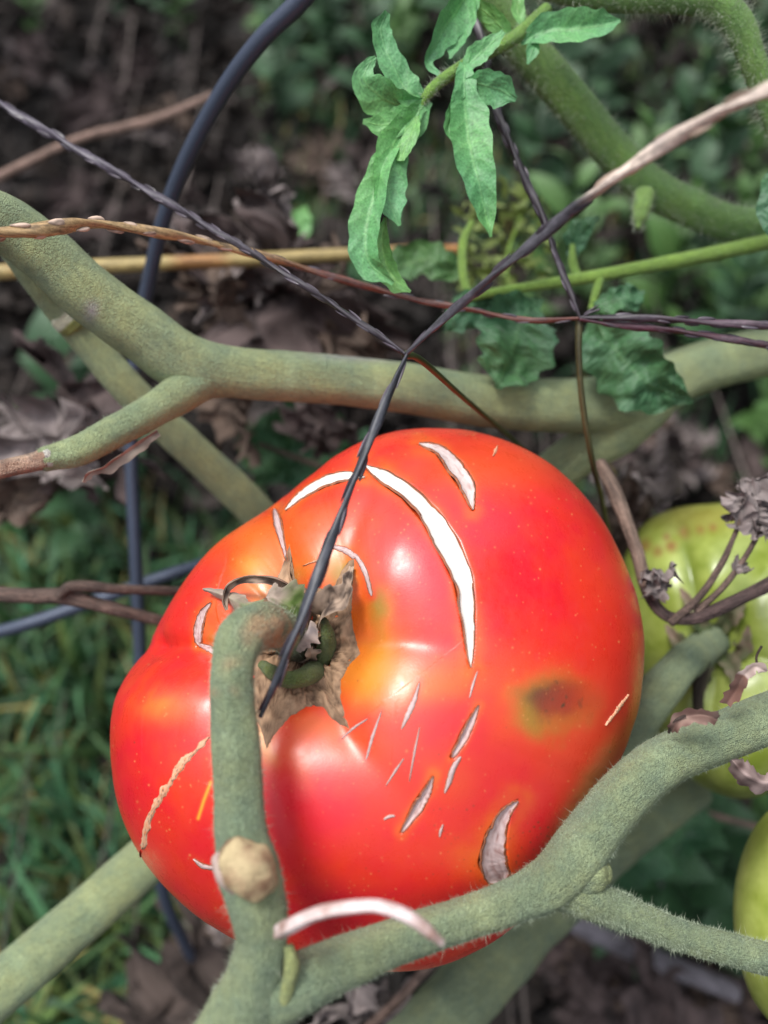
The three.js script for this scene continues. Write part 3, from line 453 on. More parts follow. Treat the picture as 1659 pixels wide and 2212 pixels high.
// ---------------------------------------------------------------- vines behind
{
  const t = thing('main_vine', 'thick pale green tomato vine running behind the ripe tomato', 'vine');
  const tanN = (tt, a, w, s, k, k2) => { const q = survey(w); return clamp(1.2 * Math.exp(-(((q[0] - 830) / 120) ** 2 + ((q[1] - 766) / 12) ** 2)) + Math.exp(-(((q[0] - 197) / 14) ** 2 + ((q[1] - 672) / 22) ** 2)) * (0.8 + k)); };
  const main = tube([[-140, 440, 0.128, 130], [0, 478, 0.134, 132], [90, 540, 0.138, 132], [200, 640, 0.143, 134], [310, 720, 0.148, 136], [410, 788, 0.152, 138], [520, 805, 0.155, 118], [700, 818, 0.160, 114], [880, 838, 0.165, 116], [1060, 868, 0.170, 118], [1230, 876, 0.176, 126], [1360, 868, 0.182, 140], [1500, 800, 0.188, 118], [1720, 745, 0.195, 112]], { n: 220, sides: 32, lump: 0.03, seed: 21, col: mott(0, [1.25, 0.95, 1.9], tanN) });
  mesh('stem', main, M.vine, t);
  const br = tube([[470, 800, 0.154, 104], [400, 842, 0.150, 92], [330, 886, 0.147, 80], [250, 930, 0.144, 76], [170, 972, 0.141, 72], [95, 992, 0.139, 58]], { n: 100, sides: 26, lump: 0.04, seed: 22, col: mott() });
  mesh('side_branch', br, M.vine, t);
  const stub = tube([[104, 990, 0.139, 52], [80, 996, 0.138, 44], [20, 1010, 0.136, 40], [-60, 1030, 0.134, 34]], { n: 40, sides: 18, lump: 0.14, furrow: 0.1, seed: 23, col: (tt, a, w) => { const k = fbm(w.x * 300, w.y * 300, w.z * 300, 3); return tt < 0.16 ? [1.9, 1.75, 2.0] : mix([1.9, 1.2, 1.1], [0.7, 0.38, 0.35], clamp(0.45 + 1.4 * k)); } });
  mesh('dried_stub', stub, stemMat(rgb(0.33, 0.34, 0.26)), t);
  mesh('bark_peel', blade([[345, 935, 0.142, 8], [290, 968, 0.140, 12], [230, 1000, 0.139, 14], [192, 1020, 0.138, 10], [178, 1040, 0.138, 4]], { fold: 0.6, tilt: 0.7, thick: 0.0002, jag: 0.4, col: (a, x, s, q) => mix([0.30, 0.25, 0.20], [0.13, 0.10, 0.08], clamp(0.5 + N(q.x * 500, q.y * 500, q.z * 500))) }), std({ vertexColors: true, roughness: 0.8 }), t);
  const fork = tube([[1400, 862, 0.182, 130], [1340, 930, 0.182, 110], [1270, 968, 0.184, 104], [1205, 1015, 0.187, 104], [1080, 1120, 0.195, 100], [800, 1420, 0.2, 100], [500, 1700, 0.19, 108], [330, 1848, 0.178, 112], [170, 1990, 0.172, 116], [20, 2120, 0.166, 124], [-160, 2270, 0.16, 130]], { n: 200, sides: 28, lump: 0.03, seed: 24, col: mott() });
  mesh('side_branch', fork, M.vine, t);
  const second = tube([[20, 520, 0.150, 70], [80, 600, 0.156, 72], [150, 690, 0.163, 74], [300, 862, 0.171, 80], [430, 985, 0.178, 82], [560, 1112, 0.186, 84], [760, 1400, 0.205, 88], [900, 1620, 0.25, 72], [900, 1780, 0.33, 54], [880, 1860, 0.42, 42]], { n: 200, sides: 28, lump: 0.03, seed: 25, col: mott(0, [1.6, 1.4, 1.9], (tt, a, w) => { const q = survey(w); return 1.1 * Math.exp(-(((q[0] - 150) / 15) ** 2 + ((q[1] - 688) / 24) ** 2)); }) });
  mesh('side_branch', second, M.vine, t);
  const low = tube([[1500, 1700, 0.21, 100], [1330, 1820, 0.205, 120], [1180, 1960, 0.2, 140], [1040, 2110, 0.19, 156], [880, 2290, 0.18, 166]], { n: 90, sides: 26, lump: 0.05, seed: 27, col: mott() });
  mesh('side_branch', low, M.truss, t);
  const ringNode = tube([[140, 676, 0.1622, 74], [146, 684, 0.1624, 82], [154, 692, 0.1626, 82], [162, 700, 0.1630, 76]], { n: 20, sides: 22, lump: 0.07, seed: 26, col: (tt) => tt < 0.75 ? [2.0, 1.6, 2.2] : [1.2, 1.1, 0.5] });
  mesh('node_ring', ringNode, stemMat(rgb(0.25, 0.3, 0.16)), t);
  fuzz(t, [main, br, second, fork, low], 15000, 0.0006, M.hairShort, 8, 0.00003);
}
{
  const t = thing('hairy_shoot', 'bright green hairy tomato stem curving towards pale grass tips', 'stem');
  const a = tube([[995, -60, 0.158, 92], [1060, 15, 0.161, 92], [1133, 102, 0.164, 92], [1235, 222, 0.168, 90], [1337, 342, 0.172, 88], [1407, 407, 0.174, 86], [1498, 453, 0.176, 84], [1590, 486, 0.177, 80], [1740, 488, 0.178, 78]], { n: 160, sides: 30, lump: 0.025, seed: 31, col: mott() });
  mesh('stem', a, M.hairy, t);
  const b = tube([[1392, 420, 0.1715, 50], [1388, 445, 0.1705, 44], [1383, 470, 0.1700, 34], [1378, 492, 0.1698, 14]], { n: 30, sides: 16, lump: 0.1, seed: 32, col: () => [1.6, 1.4, 1.4] });
  mesh('bud_stub', b, M.hairy, t);
  fuzz(t, [a], 4200, 0.0024, M.hair, 33, 0.00003); fuzz(t, [b], 500, 0.0012, M.hair, 34, 0.00003); fuzz(t, [a], 6000, 0.0008, M.hairShort, 35, 0.00003);
}
{
  const t = thing('arched_stem', 'slender hairy green stem bending over beside the leafy shoot', 'stem');
  const a = tube([[1180, -30, 0.152, 60], [1300, -6, 0.15, 62], [1440, -4, 0.148, 66], [1540, 6, 0.147, 76], [1590, 50, 0.147, 72], [1625, 130, 0.148, 60], [1655, 210, 0.15, 58], [1700, 320, 0.152, 56]], { n: 110, sides: 24, lump: 0.03, seed: 36, col: mott() });
  mesh('stem', a, M.hairy, t); fuzz(t, [a], 2600, 0.0022, M.hair, 37, 0.00003);
}

// ---------------------------------------------------------------- young leaf shoot
const leafCol = (hue = 0, yel = 0) => (tt, x, sd, q) => { const k = N(q.x * 260, q.y * 260, q.z * 260), k2 = N(q.x * 80, q.y * 80, q.z * 80); return mix(mix([0.82, 0.9, 1.02], [1.12, 1.08, 0.85], clamp(0.5 + k2 + hue)), [1.9, 1.25, 0.55], clamp(yel + 0.1 * k)); };
{
  const t = thing('leafy_shoot', 'young light green tomato leaf with curled lobed leaflets', 'leaf');
  const rach = tube([[1180, 20, 0.148, 30], [1110, 82, 0.144, 32], [1050, 115, 0.141, 30], [990, 150, 0.139, 30], [930, 195, 0.137, 26], [905, 235, 0.137, 16], [888, 280, 0.137, 10]], { n: 60, sides: 14, lump: 0.05, seed: 41, col: () => [1.25, 1.25, 0.8] });
  mesh('rachis', rach, M.hairy, t); fuzz(t, [rach], 900, 0.0011, M.hair, 42, 0.00003);
  const leaflet = (arrs, o = {}) => mesh('leaflet', mergeGeometries(arrs.map(([list, opt], i) => blade(list.map(([u, v, d, l, r]) => [u, v, d, l * 1.02, (r ?? l) * 1.02]), { fold: 0.13, wave: 0.045, seed: 50 + i * 3 + list[0][0] * 0.01, col: leafCol(o.hue, o.yel), ...opt }))), M.leaf, t);
  leaflet([
    [[[925, 218, 0.137, 10], [885, 200, 0.136, 34], [852, 150, 0.1355, 30], [830, 100, 0.135, 24], [822, 60, 0.1345, 22], [836, 26, 0.134, 8]], { tilt: -0.4 }],
    [[[915, 225, 0.137, 12], [860, 228, 0.136, 34], [815, 205, 0.135, 42], [787, 170, 0.1345, 26], [798, 138, 0.134, 12], [812, 122, 0.134, 4]], { tilt: 0.3 }],
    [[[915, 232, 0.137, 10], [870, 262, 0.136, 30], [825, 270, 0.1355, 26], [784, 262, 0.135, 5]], { tilt: -0.3 }],
  ]);
  leaflet([
    [[[925, 215, 0.137, 12], [890, 265, 0.1362, 34], [850, 310, 0.1358, 36], [840, 380, 0.1355, 38], [842, 440, 0.1352, 34], [862, 490, 0.135, 4]], { tilt: 0.35 }],
    [[[860, 300, 0.1362, 12], [826, 360, 0.1352, 24], [805, 440, 0.1345, 34], [790, 510, 0.134, 34], [800, 570, 0.134, 30], [850, 612, 0.134, 5]], { tilt: -0.35, fold: 0.35 }],
  ]);
  leaflet([[[[832, 470, 0.1365, 4], [828, 520, 0.1365, 24], [836, 570, 0.1368, 32], [858, 610, 0.137, 22], [888, 628, 0.137, 3]], { tilt: 0.5, fold: -0.3 }]], { yel: 0.35 });
  leaflet([[[[900, 250, 0.136, 8], [890, 290, 0.1352, 18], [872, 330, 0.135, 18], [868, 350, 0.135, 10]], { tilt: -0.5 }]], { yel: 0.25 });
  leaflet([
    [[[1003, 135, 0.138, 12], [1002, 190, 0.137, 24], [1008, 260, 0.1365, 46, 40], [1018, 330, 0.136, 42, 44], [1034, 400, 0.1362, 34, 36], [1048, 460, 0.1368, 22, 24], [1060, 512, 0.137, 3]], { n: 40, tilt: 0.25, fold: 0.3 }],
    [[[1006, 180, 0.1372, 10], [1045, 182, 0.1365, 32], [1085, 196, 0.136, 34], [1116, 214, 0.136, 6]], { tilt: -0.3 }],
    [[[1003, 150, 0.138, 12], [1030, 120, 0.1375, 24], [1060, 95, 0.137, 18], [1088, 70, 0.1368, 6]], { tilt: 0.4 }],
    [[[1006, 215, 0.137, 6], [985, 240, 0.1362, 22], [972, 275, 0.136, 16], [978, 312, 0.136, 3]], { tilt: 0.5 }],
  ]);
  leaflet([
    [[[1022, -40, 0.142, 26], [990, 20, 0.141, 34], [962, 60, 0.1405, 34], [940, 100, 0.140, 22], [925, 135, 0.1395, 10], [950, 165, 0.139, 6]], { tilt: 0.4, fold: 0.3 }],
    [[[1000, -30, 0.143, 20], [1000, 40, 0.142, 30], [985, 90, 0.1415, 24], [975, 130, 0.141, 4]], { tilt: -0.5 }],
  ], { hue: -0.2 });
  leaflet([[[[1105, 88, 0.144, 6], [1085, 62, 0.1435, 20], [1060, 36, 0.143, 22], [1020, 4, 0.1425, 12], [1000, -20, 0.142, 3]], { tilt: 0.3 }], [[[1130, 60, 0.145, 6], [1120, 20, 0.1445, 16], [1126, -20, 0.144, 10]], { tilt: -0.3 }]], { yel: 0.3 });
  leaflet([
    [[[1125, 92, 0.145, 8], [1180, 66, 0.1435, 32], [1240, 62, 0.1428, 36], [1300, 54, 0.1425, 26], [1340, 44, 0.1425, 4]], { tilt: 0.4, fold: 0.35 }],
    [[[1160, 80, 0.1445, 6], [1150, 110, 0.1442, 14], [1140, 138, 0.144, 3]], {}],
  ]);
}
// compound leaf lower right
{
  const t = thing('compound_leaf', 'dull green tomato leaf with rounded leaflets drooping over the vine', 'leaf');
  const rach = tube([[1740, 500, 0.176, 38], [1659, 522, 0.1745, 36], [1500, 556, 0.172, 34], [1290, 596, 0.169, 30], [1130, 622, 0.168, 24], [1030, 640, 0.168, 20], [985, 660, 0.168, 12]], { n: 70, sides: 14, lump: 0.04, seed: 61, col: () => [1.5, 1.3, 0.85] });
  mesh('rachis', rach, M.hairy, t);
  mesh('petiolule', tube([[1298, 596, 0.169, 22], [1288, 630, 0.168, 20], [1276, 668, 0.167, 14]], { n: 20, sides: 10, col: () => [1.4, 1.25, 0.8] }), M.hairy, t);
  mesh('petiolule', tube([[1250, 606, 0.17, 24], [1238, 570, 0.171, 22], [1236, 530, 0.172, 14]], { n: 20, sides: 10, col: () => [1.4, 1.25, 0.8] }), M.hairy, t);
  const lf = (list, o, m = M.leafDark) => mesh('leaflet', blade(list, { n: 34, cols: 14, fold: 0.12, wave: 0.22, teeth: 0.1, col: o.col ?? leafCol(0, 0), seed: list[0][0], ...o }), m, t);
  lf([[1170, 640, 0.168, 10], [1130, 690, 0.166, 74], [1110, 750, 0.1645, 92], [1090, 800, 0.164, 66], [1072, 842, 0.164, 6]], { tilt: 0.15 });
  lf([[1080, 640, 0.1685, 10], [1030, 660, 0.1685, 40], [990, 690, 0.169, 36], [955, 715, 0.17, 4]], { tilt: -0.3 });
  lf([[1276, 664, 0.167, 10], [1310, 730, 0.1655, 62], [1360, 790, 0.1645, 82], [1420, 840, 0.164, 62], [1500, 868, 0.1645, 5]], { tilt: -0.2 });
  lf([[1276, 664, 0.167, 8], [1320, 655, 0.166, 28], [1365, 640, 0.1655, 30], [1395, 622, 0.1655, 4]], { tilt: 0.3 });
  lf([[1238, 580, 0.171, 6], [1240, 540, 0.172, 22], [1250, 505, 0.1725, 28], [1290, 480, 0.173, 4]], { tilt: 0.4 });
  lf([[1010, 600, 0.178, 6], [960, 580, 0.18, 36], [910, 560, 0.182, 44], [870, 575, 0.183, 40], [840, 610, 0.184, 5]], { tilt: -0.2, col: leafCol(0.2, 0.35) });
  mesh('petiolule', tube([[1012, 640, 0.172, 20], [1000, 590, 0.175, 22], [1002, 520, 0.18, 22], [1020, 480, 0.182, 16]], { n: 24, sides: 10, col: () => [1.5, 1.3, 0.8] }), M.hairy, t);
}
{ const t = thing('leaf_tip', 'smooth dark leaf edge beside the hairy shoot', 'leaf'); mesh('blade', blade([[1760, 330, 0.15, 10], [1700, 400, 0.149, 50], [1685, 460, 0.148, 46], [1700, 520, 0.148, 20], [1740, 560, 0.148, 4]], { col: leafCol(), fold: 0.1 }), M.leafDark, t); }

// ---------------------------------------------------------------- wire tomato cage
{
  const t = thing('tomato_cage', 'dark blue grey wire plant cage behind the vines', 'cage');
  mesh('upright', tube([[730, -110, 0.140, 50], [660, -10, 0.146, 46], [565, 85, 0.152, 43], [480, 200, 0.160, 41], [400, 350, 0.170, 38], [355, 470, 0.178, 36], [325, 590, 0.186, 34], [300, 720, 0.193, 33], [285, 860, 0.198, 32], [284, 1000, 0.202, 31], [293, 1200, 0.207, 30], [302, 1400, 0.214, 30], [312, 1640, 0.224, 29], [350, 1920, 0.24, 28], [405, 2050, 0.26, 26], [470, 2170, 0.30, 22], [540, 2260, 0.40, 16]], { n: 200, sides: 16, lump: 0.008, furrow: 0 }), M.wire, t);
  mesh('hoop', tube([[-260, 1460, 0.20, 34], [-60, 1382, 0.206, 33], [60, 1348, 0.211, 32], [200, 1300, 0.216, 31], [330, 1254, 0.221, 30], [430, 1222, 0.226, 29], [640, 1180, 0.245, 28], [900, 1170, 0.27, 25], [1150, 1240, 0.285, 23], [1300, 1380, 0.29, 23], [1500, 1600, 0.28, 24], [1760, 1760, 0.26, 26]], { n: 140, sides: 16, lump: 0.008, furrow: 0 }), M.wire, t);
}

// ---------------------------------------------------------------- grass seed heads
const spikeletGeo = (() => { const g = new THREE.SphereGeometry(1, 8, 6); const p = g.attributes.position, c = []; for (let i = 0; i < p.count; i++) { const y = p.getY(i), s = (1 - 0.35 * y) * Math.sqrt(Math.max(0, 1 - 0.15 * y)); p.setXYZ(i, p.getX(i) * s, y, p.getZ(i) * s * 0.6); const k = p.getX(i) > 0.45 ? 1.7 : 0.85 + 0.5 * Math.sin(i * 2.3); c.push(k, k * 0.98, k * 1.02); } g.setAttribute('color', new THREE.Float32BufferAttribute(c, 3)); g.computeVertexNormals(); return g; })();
function seedHead(label, group, arms, culms) {
  const t = thing('grass_seed_head', label, 'grass', group);
  for (const c of culms) mesh('culm', tube(c.pts, { n: 40, sides: 10, lump: 0.03, col: () => c.col ?? [0.05, 0.065, 0.02] }), M.spike, t);
  arms.forEach((a, k) => {
    const g = tube(a.pts.map((p) => [p[0], p[1], p[2], p[3] * 0.86]), { n: 130, sides: 14, lump: 0.14, furrow: 0.1, flat: 0.62, twist: a.twist ?? 190, seed: k * 2 + 1, col: (tt, an, w) => { const q = N(w.x * 500, w.y * 500, w.z * 500); return mix(mix(a.from, a.to, sstep(a.s0 ?? 0.3, a.s1 ?? 0.8, tt)), [0.17, 0.16, 0.19], clamp(q * 0.8) * (a.sheen ?? 0.5)); } });
    const sp = mesh('spike', g, M.spike, t), S = g.userData.S, rnd = rng(k * 31 + a.pts[0][0]), Y = V(0, 1, 0);
    let along = 0, next = 0.0015, side = 1;
    for (let i = 1; i < S.length; i++) {
      along += S[i].p.distanceTo(S[i - 1].p);
      if (along > next) {
        next += (a.step ?? 0.0021) * (0.85 + 0.4 * rnd()); side = -side;
        const s = S[i], an = Math.PI / 2 * side + (rnd() - 0.5) * 1.2, dir = s.n.clone().multiplyScalar(Math.cos(an)).addScaledVector(s.b, Math.sin(an)), ax = s.tan.clone().addScaledVector(dir, 0.06 + 0.07 * rnd()).normalize();
        const m = mesh('spikelet', spikeletGeo, s.t > (a.paleAt ?? 2) ? M.spikeletPale : M.spikelet, sp), l = (a.len ?? 0.0014) * (0.85 + 0.3 * rnd());
        m.position.copy(s.p).addScaledVector(dir, s.r * 0.62).addScaledVector(ax, l * 0.5); m.quaternion.setFromUnitVectors(Y, ax); m.rotateY(rnd() * 6.28); m.scale.set(s.r * 0.6, l, s.r * 0.6);
      }
    }
  });
  return t;
}
const PUR = [0.034, 0.025, 0.034], SLATE = [0.045, 0.048, 0.06], PALE = [0.95, 0.78, 0.66], TAN = [0.50, 0.33, 0.16], RUST = [0.14, 0.045, 0.03];
seedHead('dark purple grass seed head with one spike lying over the ripe tomato', 'grass seed heads', [
  { pts: [[878, 768, 0.117, 16], [850, 830, 0.1155, 22], [815, 910, 0.1135, 26], [775, 1010, 0.111, 28], [730, 1130, 0.108, 29], [690, 1230, 0.1065, 31], [645, 1350, 0.105, 32], [605, 1450, 0.1045, 28], [562, 1548, 0.1045, 14]], from: SLATE, to: [0.045, 0.05, 0.065], step: 0.0036, len: 0.0021, sheen: 0.45, twist: 150 },
  { pts: [[880, 762, 0.117, 18], [940, 705, 0.1145, 22], [1010, 645, 0.1115, 26], [1090, 575, 0.108, 30], [1180, 500, 0.104, 32], [1300, 405, 0.099, 36], [1400, 335, 0.094, 44], [1520, 262, 0.089, 46], [1690, 178, 0.083, 50]], from: [0.085, 0.08, 0.095], to: PALE, s0: 0.57, s1: 0.63, step: 0.0036, len: 0.0017, paleAt: 0.6, sheen: 0.7 },
  { pts: [[874, 764, 0.117, 16], [800, 712, 0.121, 18], [700, 645, 0.127, 19], [560, 556, 0.134, 21], [400, 460, 0.142, 23], [250, 372, 0.148, 24], [120, 296, 0.152, 26], [-30, 205, 0.156, 26]], from: PUR, to: [0.09, 0.075, 0.10], step: 0.0028, len: 0.0018 },
], [{ pts: [[876, 766, 0.118, 20], [900, 772, 0.122, 16], [1000, 858, 0.14, 13], [1110, 952, 0.17, 11], [1240, 1080, 0.22, 10], [1330, 1300, 0.4, 8]] }]);
seedHead('reddish purple grass seed head with spikes spread in front of the green leaves', 'grass seed heads', [
  { pts: [[1252, 686, 0.145, 14], [1215, 590, 0.146, 20], [1175, 480, 0.147, 22], [1120, 350, 0.148, 24], [1075, 245, 0.149, 24], [1045, 110, 0.150, 24], [1018, 10, 0.151, 22], [1000, -60, 0.152, 18]], from: PUR, to: [0.05, 0.04, 0.045] },
  { pts: [[1248, 688, 0.145, 14], [1150, 692, 0.146, 16], [1010, 668, 0.147, 17], [890, 645, 0.148, 18], [740, 604, 0.148, 20], [600, 562, 0.145, 24], [450, 524, 0.139, 26], [330, 500, 0.133, 28], [200, 484, 0.126, 36], [90, 496, 0.12, 42], [-60, 508, 0.114, 46]], from: RUST, to: TAN, s0: 0.42, s1: 0.56, paleAt: 0.52, step: 0.0027 },
  { pts: [[1254, 686, 0.145, 14], [1360, 686, 0.143, 20], [1500, 694, 0.141, 22], [1720, 708, 0.138, 24]], from: PUR, to: [0.10, 0.06, 0.08] },
  { pts: [[1254, 690, 0.145, 16], [1360, 704, 0.144, 20], [1500, 720, 0.142, 20], [1720, 758, 0.14, 22]], from: [0.09, 0.03, 0.045], to: [0.09, 0.04, 0.055] },
  { pts: [[1254, 688, 0.145, 10], [1272, 676, 0.1445, 14], [1294, 668, 0.144, 10]], from: PUR, to: PUR },
], [{ pts: [[1251, 690, 0.146, 18], [1250, 760, 0.147, 15], [1258, 870, 0.15, 15], [1278, 990, 0.155, 14], [1300, 1080, 0.17, 12], [1350, 1400, 0.3, 9]], col: [0.075, 0.07, 0.025] }]);

// ---------------------------------------------------------------- unripe tomatoes
function greenTomato(label, opt, seed, rings) {
  const t = thing('green_tomato', label, 'tomato', 'unripe tomatoes beside the ripe one'), F = fruit(opt);
  const map = F.texture(384, (u, v, fr, p) => { const n = fbm(p[0] * 60 + seed, p[1] * 60, p[2] * 60, 4), n2 = fbm(p[0] * 300 + seed, p[1] * 300, p[2] * 300, 3); let c = mix([0.20, 0.26, 0.035], [0.40, 0.47, 0.12], clamp(0.45 + 1.5 * n + 0.7 * n2)); if (opt.paint) c = opt.paint(u, v, c, n2); return c; });
  mesh('skin', F.geometry(rings, rings * 2), std({ map, roughness: 0.33, clearcoat: 0.3, clearcoatRoughness: 0.2 }), t);
  return [t, F];
}
{
  const [t, F] = greenTomato('lumpy unripe green tomato with dried stalk and brown scabs', {
    C: [1585, 1405], D: 0.196, outline: [[1530, 1088], [1640, 1092], [1740, 1160], [1810, 1290], [1830, 1440], [1790, 1590], [1710, 1690], [1600, 1726], [1500, 1690], [1440, 1622], [1398, 1560], [1384, 1490], [1350, 1420], [1330, 1320], [1345, 1210], [1390, 1130], [1450, 1100]], front: 0.027, back: 0.024, O: [1535, 1385], dimple: 0.009, dimR: 0.0088,
    creases: [{ pts: [[1535, 1385], [1500, 1280], [1480, 1180], [1470, 1090]], depth: 0.0016, w: 0.0028 }, { pts: [[1535, 1385], [1460, 1450], [1400, 1490], [1360, 1500]], depth: 0.003, w: 0.003 }, { pts: [[1535, 1385], [1600, 1300], [1680, 1200]], depth: 0.0013, w: 0.003 }, { pts: [[1535, 1385], [1540, 1500], [1530, 1620], [1520, 1720]], depth: 0.002, w: 0.003 }, { pts: [[1535, 1385], [1640, 1420], [1750, 1450]], depth: 0.0014, w: 0.003 }],
    paint: (u, v, c, n) => { c = mix(c, [0.12, 0.17, 0.02], 0.7 * Math.exp(-((polyDist(u, v, [[1500, 1280], [1480, 1180], [1474, 1130]])[0] / 12) ** 2))); const s = Math.max(...[[1540, 1140, 9], [1512, 1145, 10], [1478, 1150, 12], [1450, 1180, 13], [1420, 1190, 12], [1395, 1178, 14], [1440, 1160, 8]].map(([a, b, r]) => Math.exp(-(((u - a) ** 2 + (v - b) ** 2) / r ** 2)))); c = mix(c, [0.24, 0.13, 0.04], clamp(s * (1 + n))); return mix(c, [0.30, 0.22, 0.035], 0.55 * Math.exp(-(((u - 1500) / 150) ** 2 + ((v - 1110) / 40) ** 2))); },
  }, 3, 110);
  const dep = (u, v, h) => { const q = F.surfN(u, v); q.p.addScaledVector(q.n, h); return survey(q.p)[2]; };
  const ped = tube([[1535, 1385, dep(1535, 1385, 0.001), 90], [1510, 1410, dep(1535, 1385, 0.006), 84], [1470, 1440, 0.164, 84], [1420, 1500, 0.162, 96], [1370, 1570, 0.163, 100], [1330, 1650, 0.165, 104], [1200, 1800, 0.17, 108]], { n: 80, sides: 22, lump: 0.05, seed: 71, col: mott() });
  mesh('pedicel', ped, M.truss, t); fuzz(t, [ped], 2500, 0.0007, M.hairShort, 72, 0.00003);
  const sep = (l, c) => mesh('sepal', blade(l, { n: 22, fold: 0.5, thick: 0.0003, jag: 0.4, col: c }), std({ vertexColors: true, roughness: 0.8 }), t);
  const gb = (a, x, s, q) => mix([0.06, 0.09, 0.03], [0.2, 0.14, 0.1], clamp(a + 0.6 * N(q.x * 500, q.y * 500, q.z * 500)));
  for (const [a, b, c] of [[[1530, 1370], [1500, 1320], [1470, 1270]], [[1545, 1370], [1585, 1325], [1610, 1300]], [[1555, 1390], [1605, 1400], [1618, 1350]], [[1550, 1405], [1585, 1450], [1590, 1490]], [[1520, 1400], [1470, 1390], [1440, 1350]], [[1530, 1410], [1515, 1470], [1510, 1520]]])
    sep([[...a, dep(...a, 0.002), 14], [...b, dep(...b, 0.003), 20], [...c, dep(...c, 0.003), 4]], gb);
  mesh('dried_calyx_stalk', tube([[1525, 1430, 0.168, 20], [1510, 1480, 0.17, 26], [1508, 1560, 0.172, 26], [1505, 1640, 0.172, 16]], { n: 30, sides: 12, lump: 0.1, col: () => [0.25, 0.25, 0.2] }), M.twig, t);
  greenTomato('smooth unripe green tomato hanging under the forked fruit stem', {
    C: [1730, 1965], D: 0.150, outline: [[1600, 1850], [1640, 1770], [1700, 1725], [1780, 1720], [1850, 1780], [1890, 1900], [1890, 2050], [1850, 2180], [1780, 2240], [1690, 2230], [1625, 2160], [1590, 2050], [1583, 1950]], front: 0.016, back: 0.018, O: [1760, 1960], dimple: 0.003, dimR: 0.006, creases: [{ pts: [[1760, 1960], [1680, 1980], [1590, 2000]], depth: 0.0006, w: 0.003 }],
  }, 11, 90);
}

// ---------------------------------------------------------------- dry twigs and withered bits
const twigCol = (k0 = 1) => (tt, a, w) => { const k = k0 * (0.9 + 0.9 * fbm(w.x * 260, w.y * 260, w.z * 260, 3)); return [k, k * 0.97, k * 0.98]; };
{
  const t = thing('dry_flower_stalk', 'forked brown dry stalk with shrivelled flower over the green tomato', 'twig');
  const a = tube([[1296, 1000, 0.166, 30], [1330, 1070, 0.163, 34], [1372, 1180, 0.158, 31], [1405, 1290, 0.154, 28], [1440, 1330, 0.152, 27], [1490, 1338, 0.151, 28], [1560, 1312, 0.1505, 30], [1650, 1268, 0.15, 31], [1740, 1220, 0.15, 33]], { n: 120, sides: 16, lump: 0.12, furrow: 0.06, seed: 81, col: (tt, an, w) => { const k = 0.9 + 0.9 * fbm(w.x * 260, w.y * 260, w.z * 260, 3); return tt < 0.35 ? [k * 1.5, k * 1.5, k * 1.45] : [k * 0.55, k * 0.5, k * 0.58]; } });
  mesh('stalk', a, M.twig, t);
  mesh('twig', tube([[1450, 1345, 0.151, 22], [1510, 1290, 0.150, 18], [1560, 1215, 0.150, 15], [1585, 1160, 0.150, 12], [1600, 1125, 0.150, 12]], { n: 40, sides: 10, lump: 0.1, col: twigCol() }), M.twig, t);
  mesh('twig', tube([[1505, 1320, 0.151, 18], [1560, 1270, 0.150, 15], [1615, 1195, 0.149, 13], [1640, 1145, 0.149, 12], [1650, 1110, 0.149, 12]], { n: 40, sides: 10, lump: 0.1, col: twigCol() }), M.twig, t);
  for (const [u, v, d, s, seed] of [[1610, 1090, 0.1495, 0.0036, 3], [1645, 1075, 0.149, 0.004, 7], [1625, 1125, 0.149, 0.0032, 12], [1655, 1130, 0.149, 0.003, 15], [1630, 1060, 0.15, 0.0032, 18]]) { const m = mesh('dried_petal', crumple(s, seed, 0.8, 18), M.dryGrey, t); m.position.copy(at(u, v, d)); m.rotation.set(0.6 + seed, seed * 0.7, 0.3); }
  for (const [u, v, d, s, seed] of [[1428, 1248, 0.150, 0.0026, 4], [1418, 1272, 0.150, 0.0022, 9], [1600, 1225, 0.149, 0.0016, 5]]) { const m = mesh('dried_leaf', crumple(s, seed, 0.9, 16), M.dryGrey, t); m.position.copy(at(u, v, d)); m.rotation.set(1 + seed, seed * 1.7, 0.3); }
}
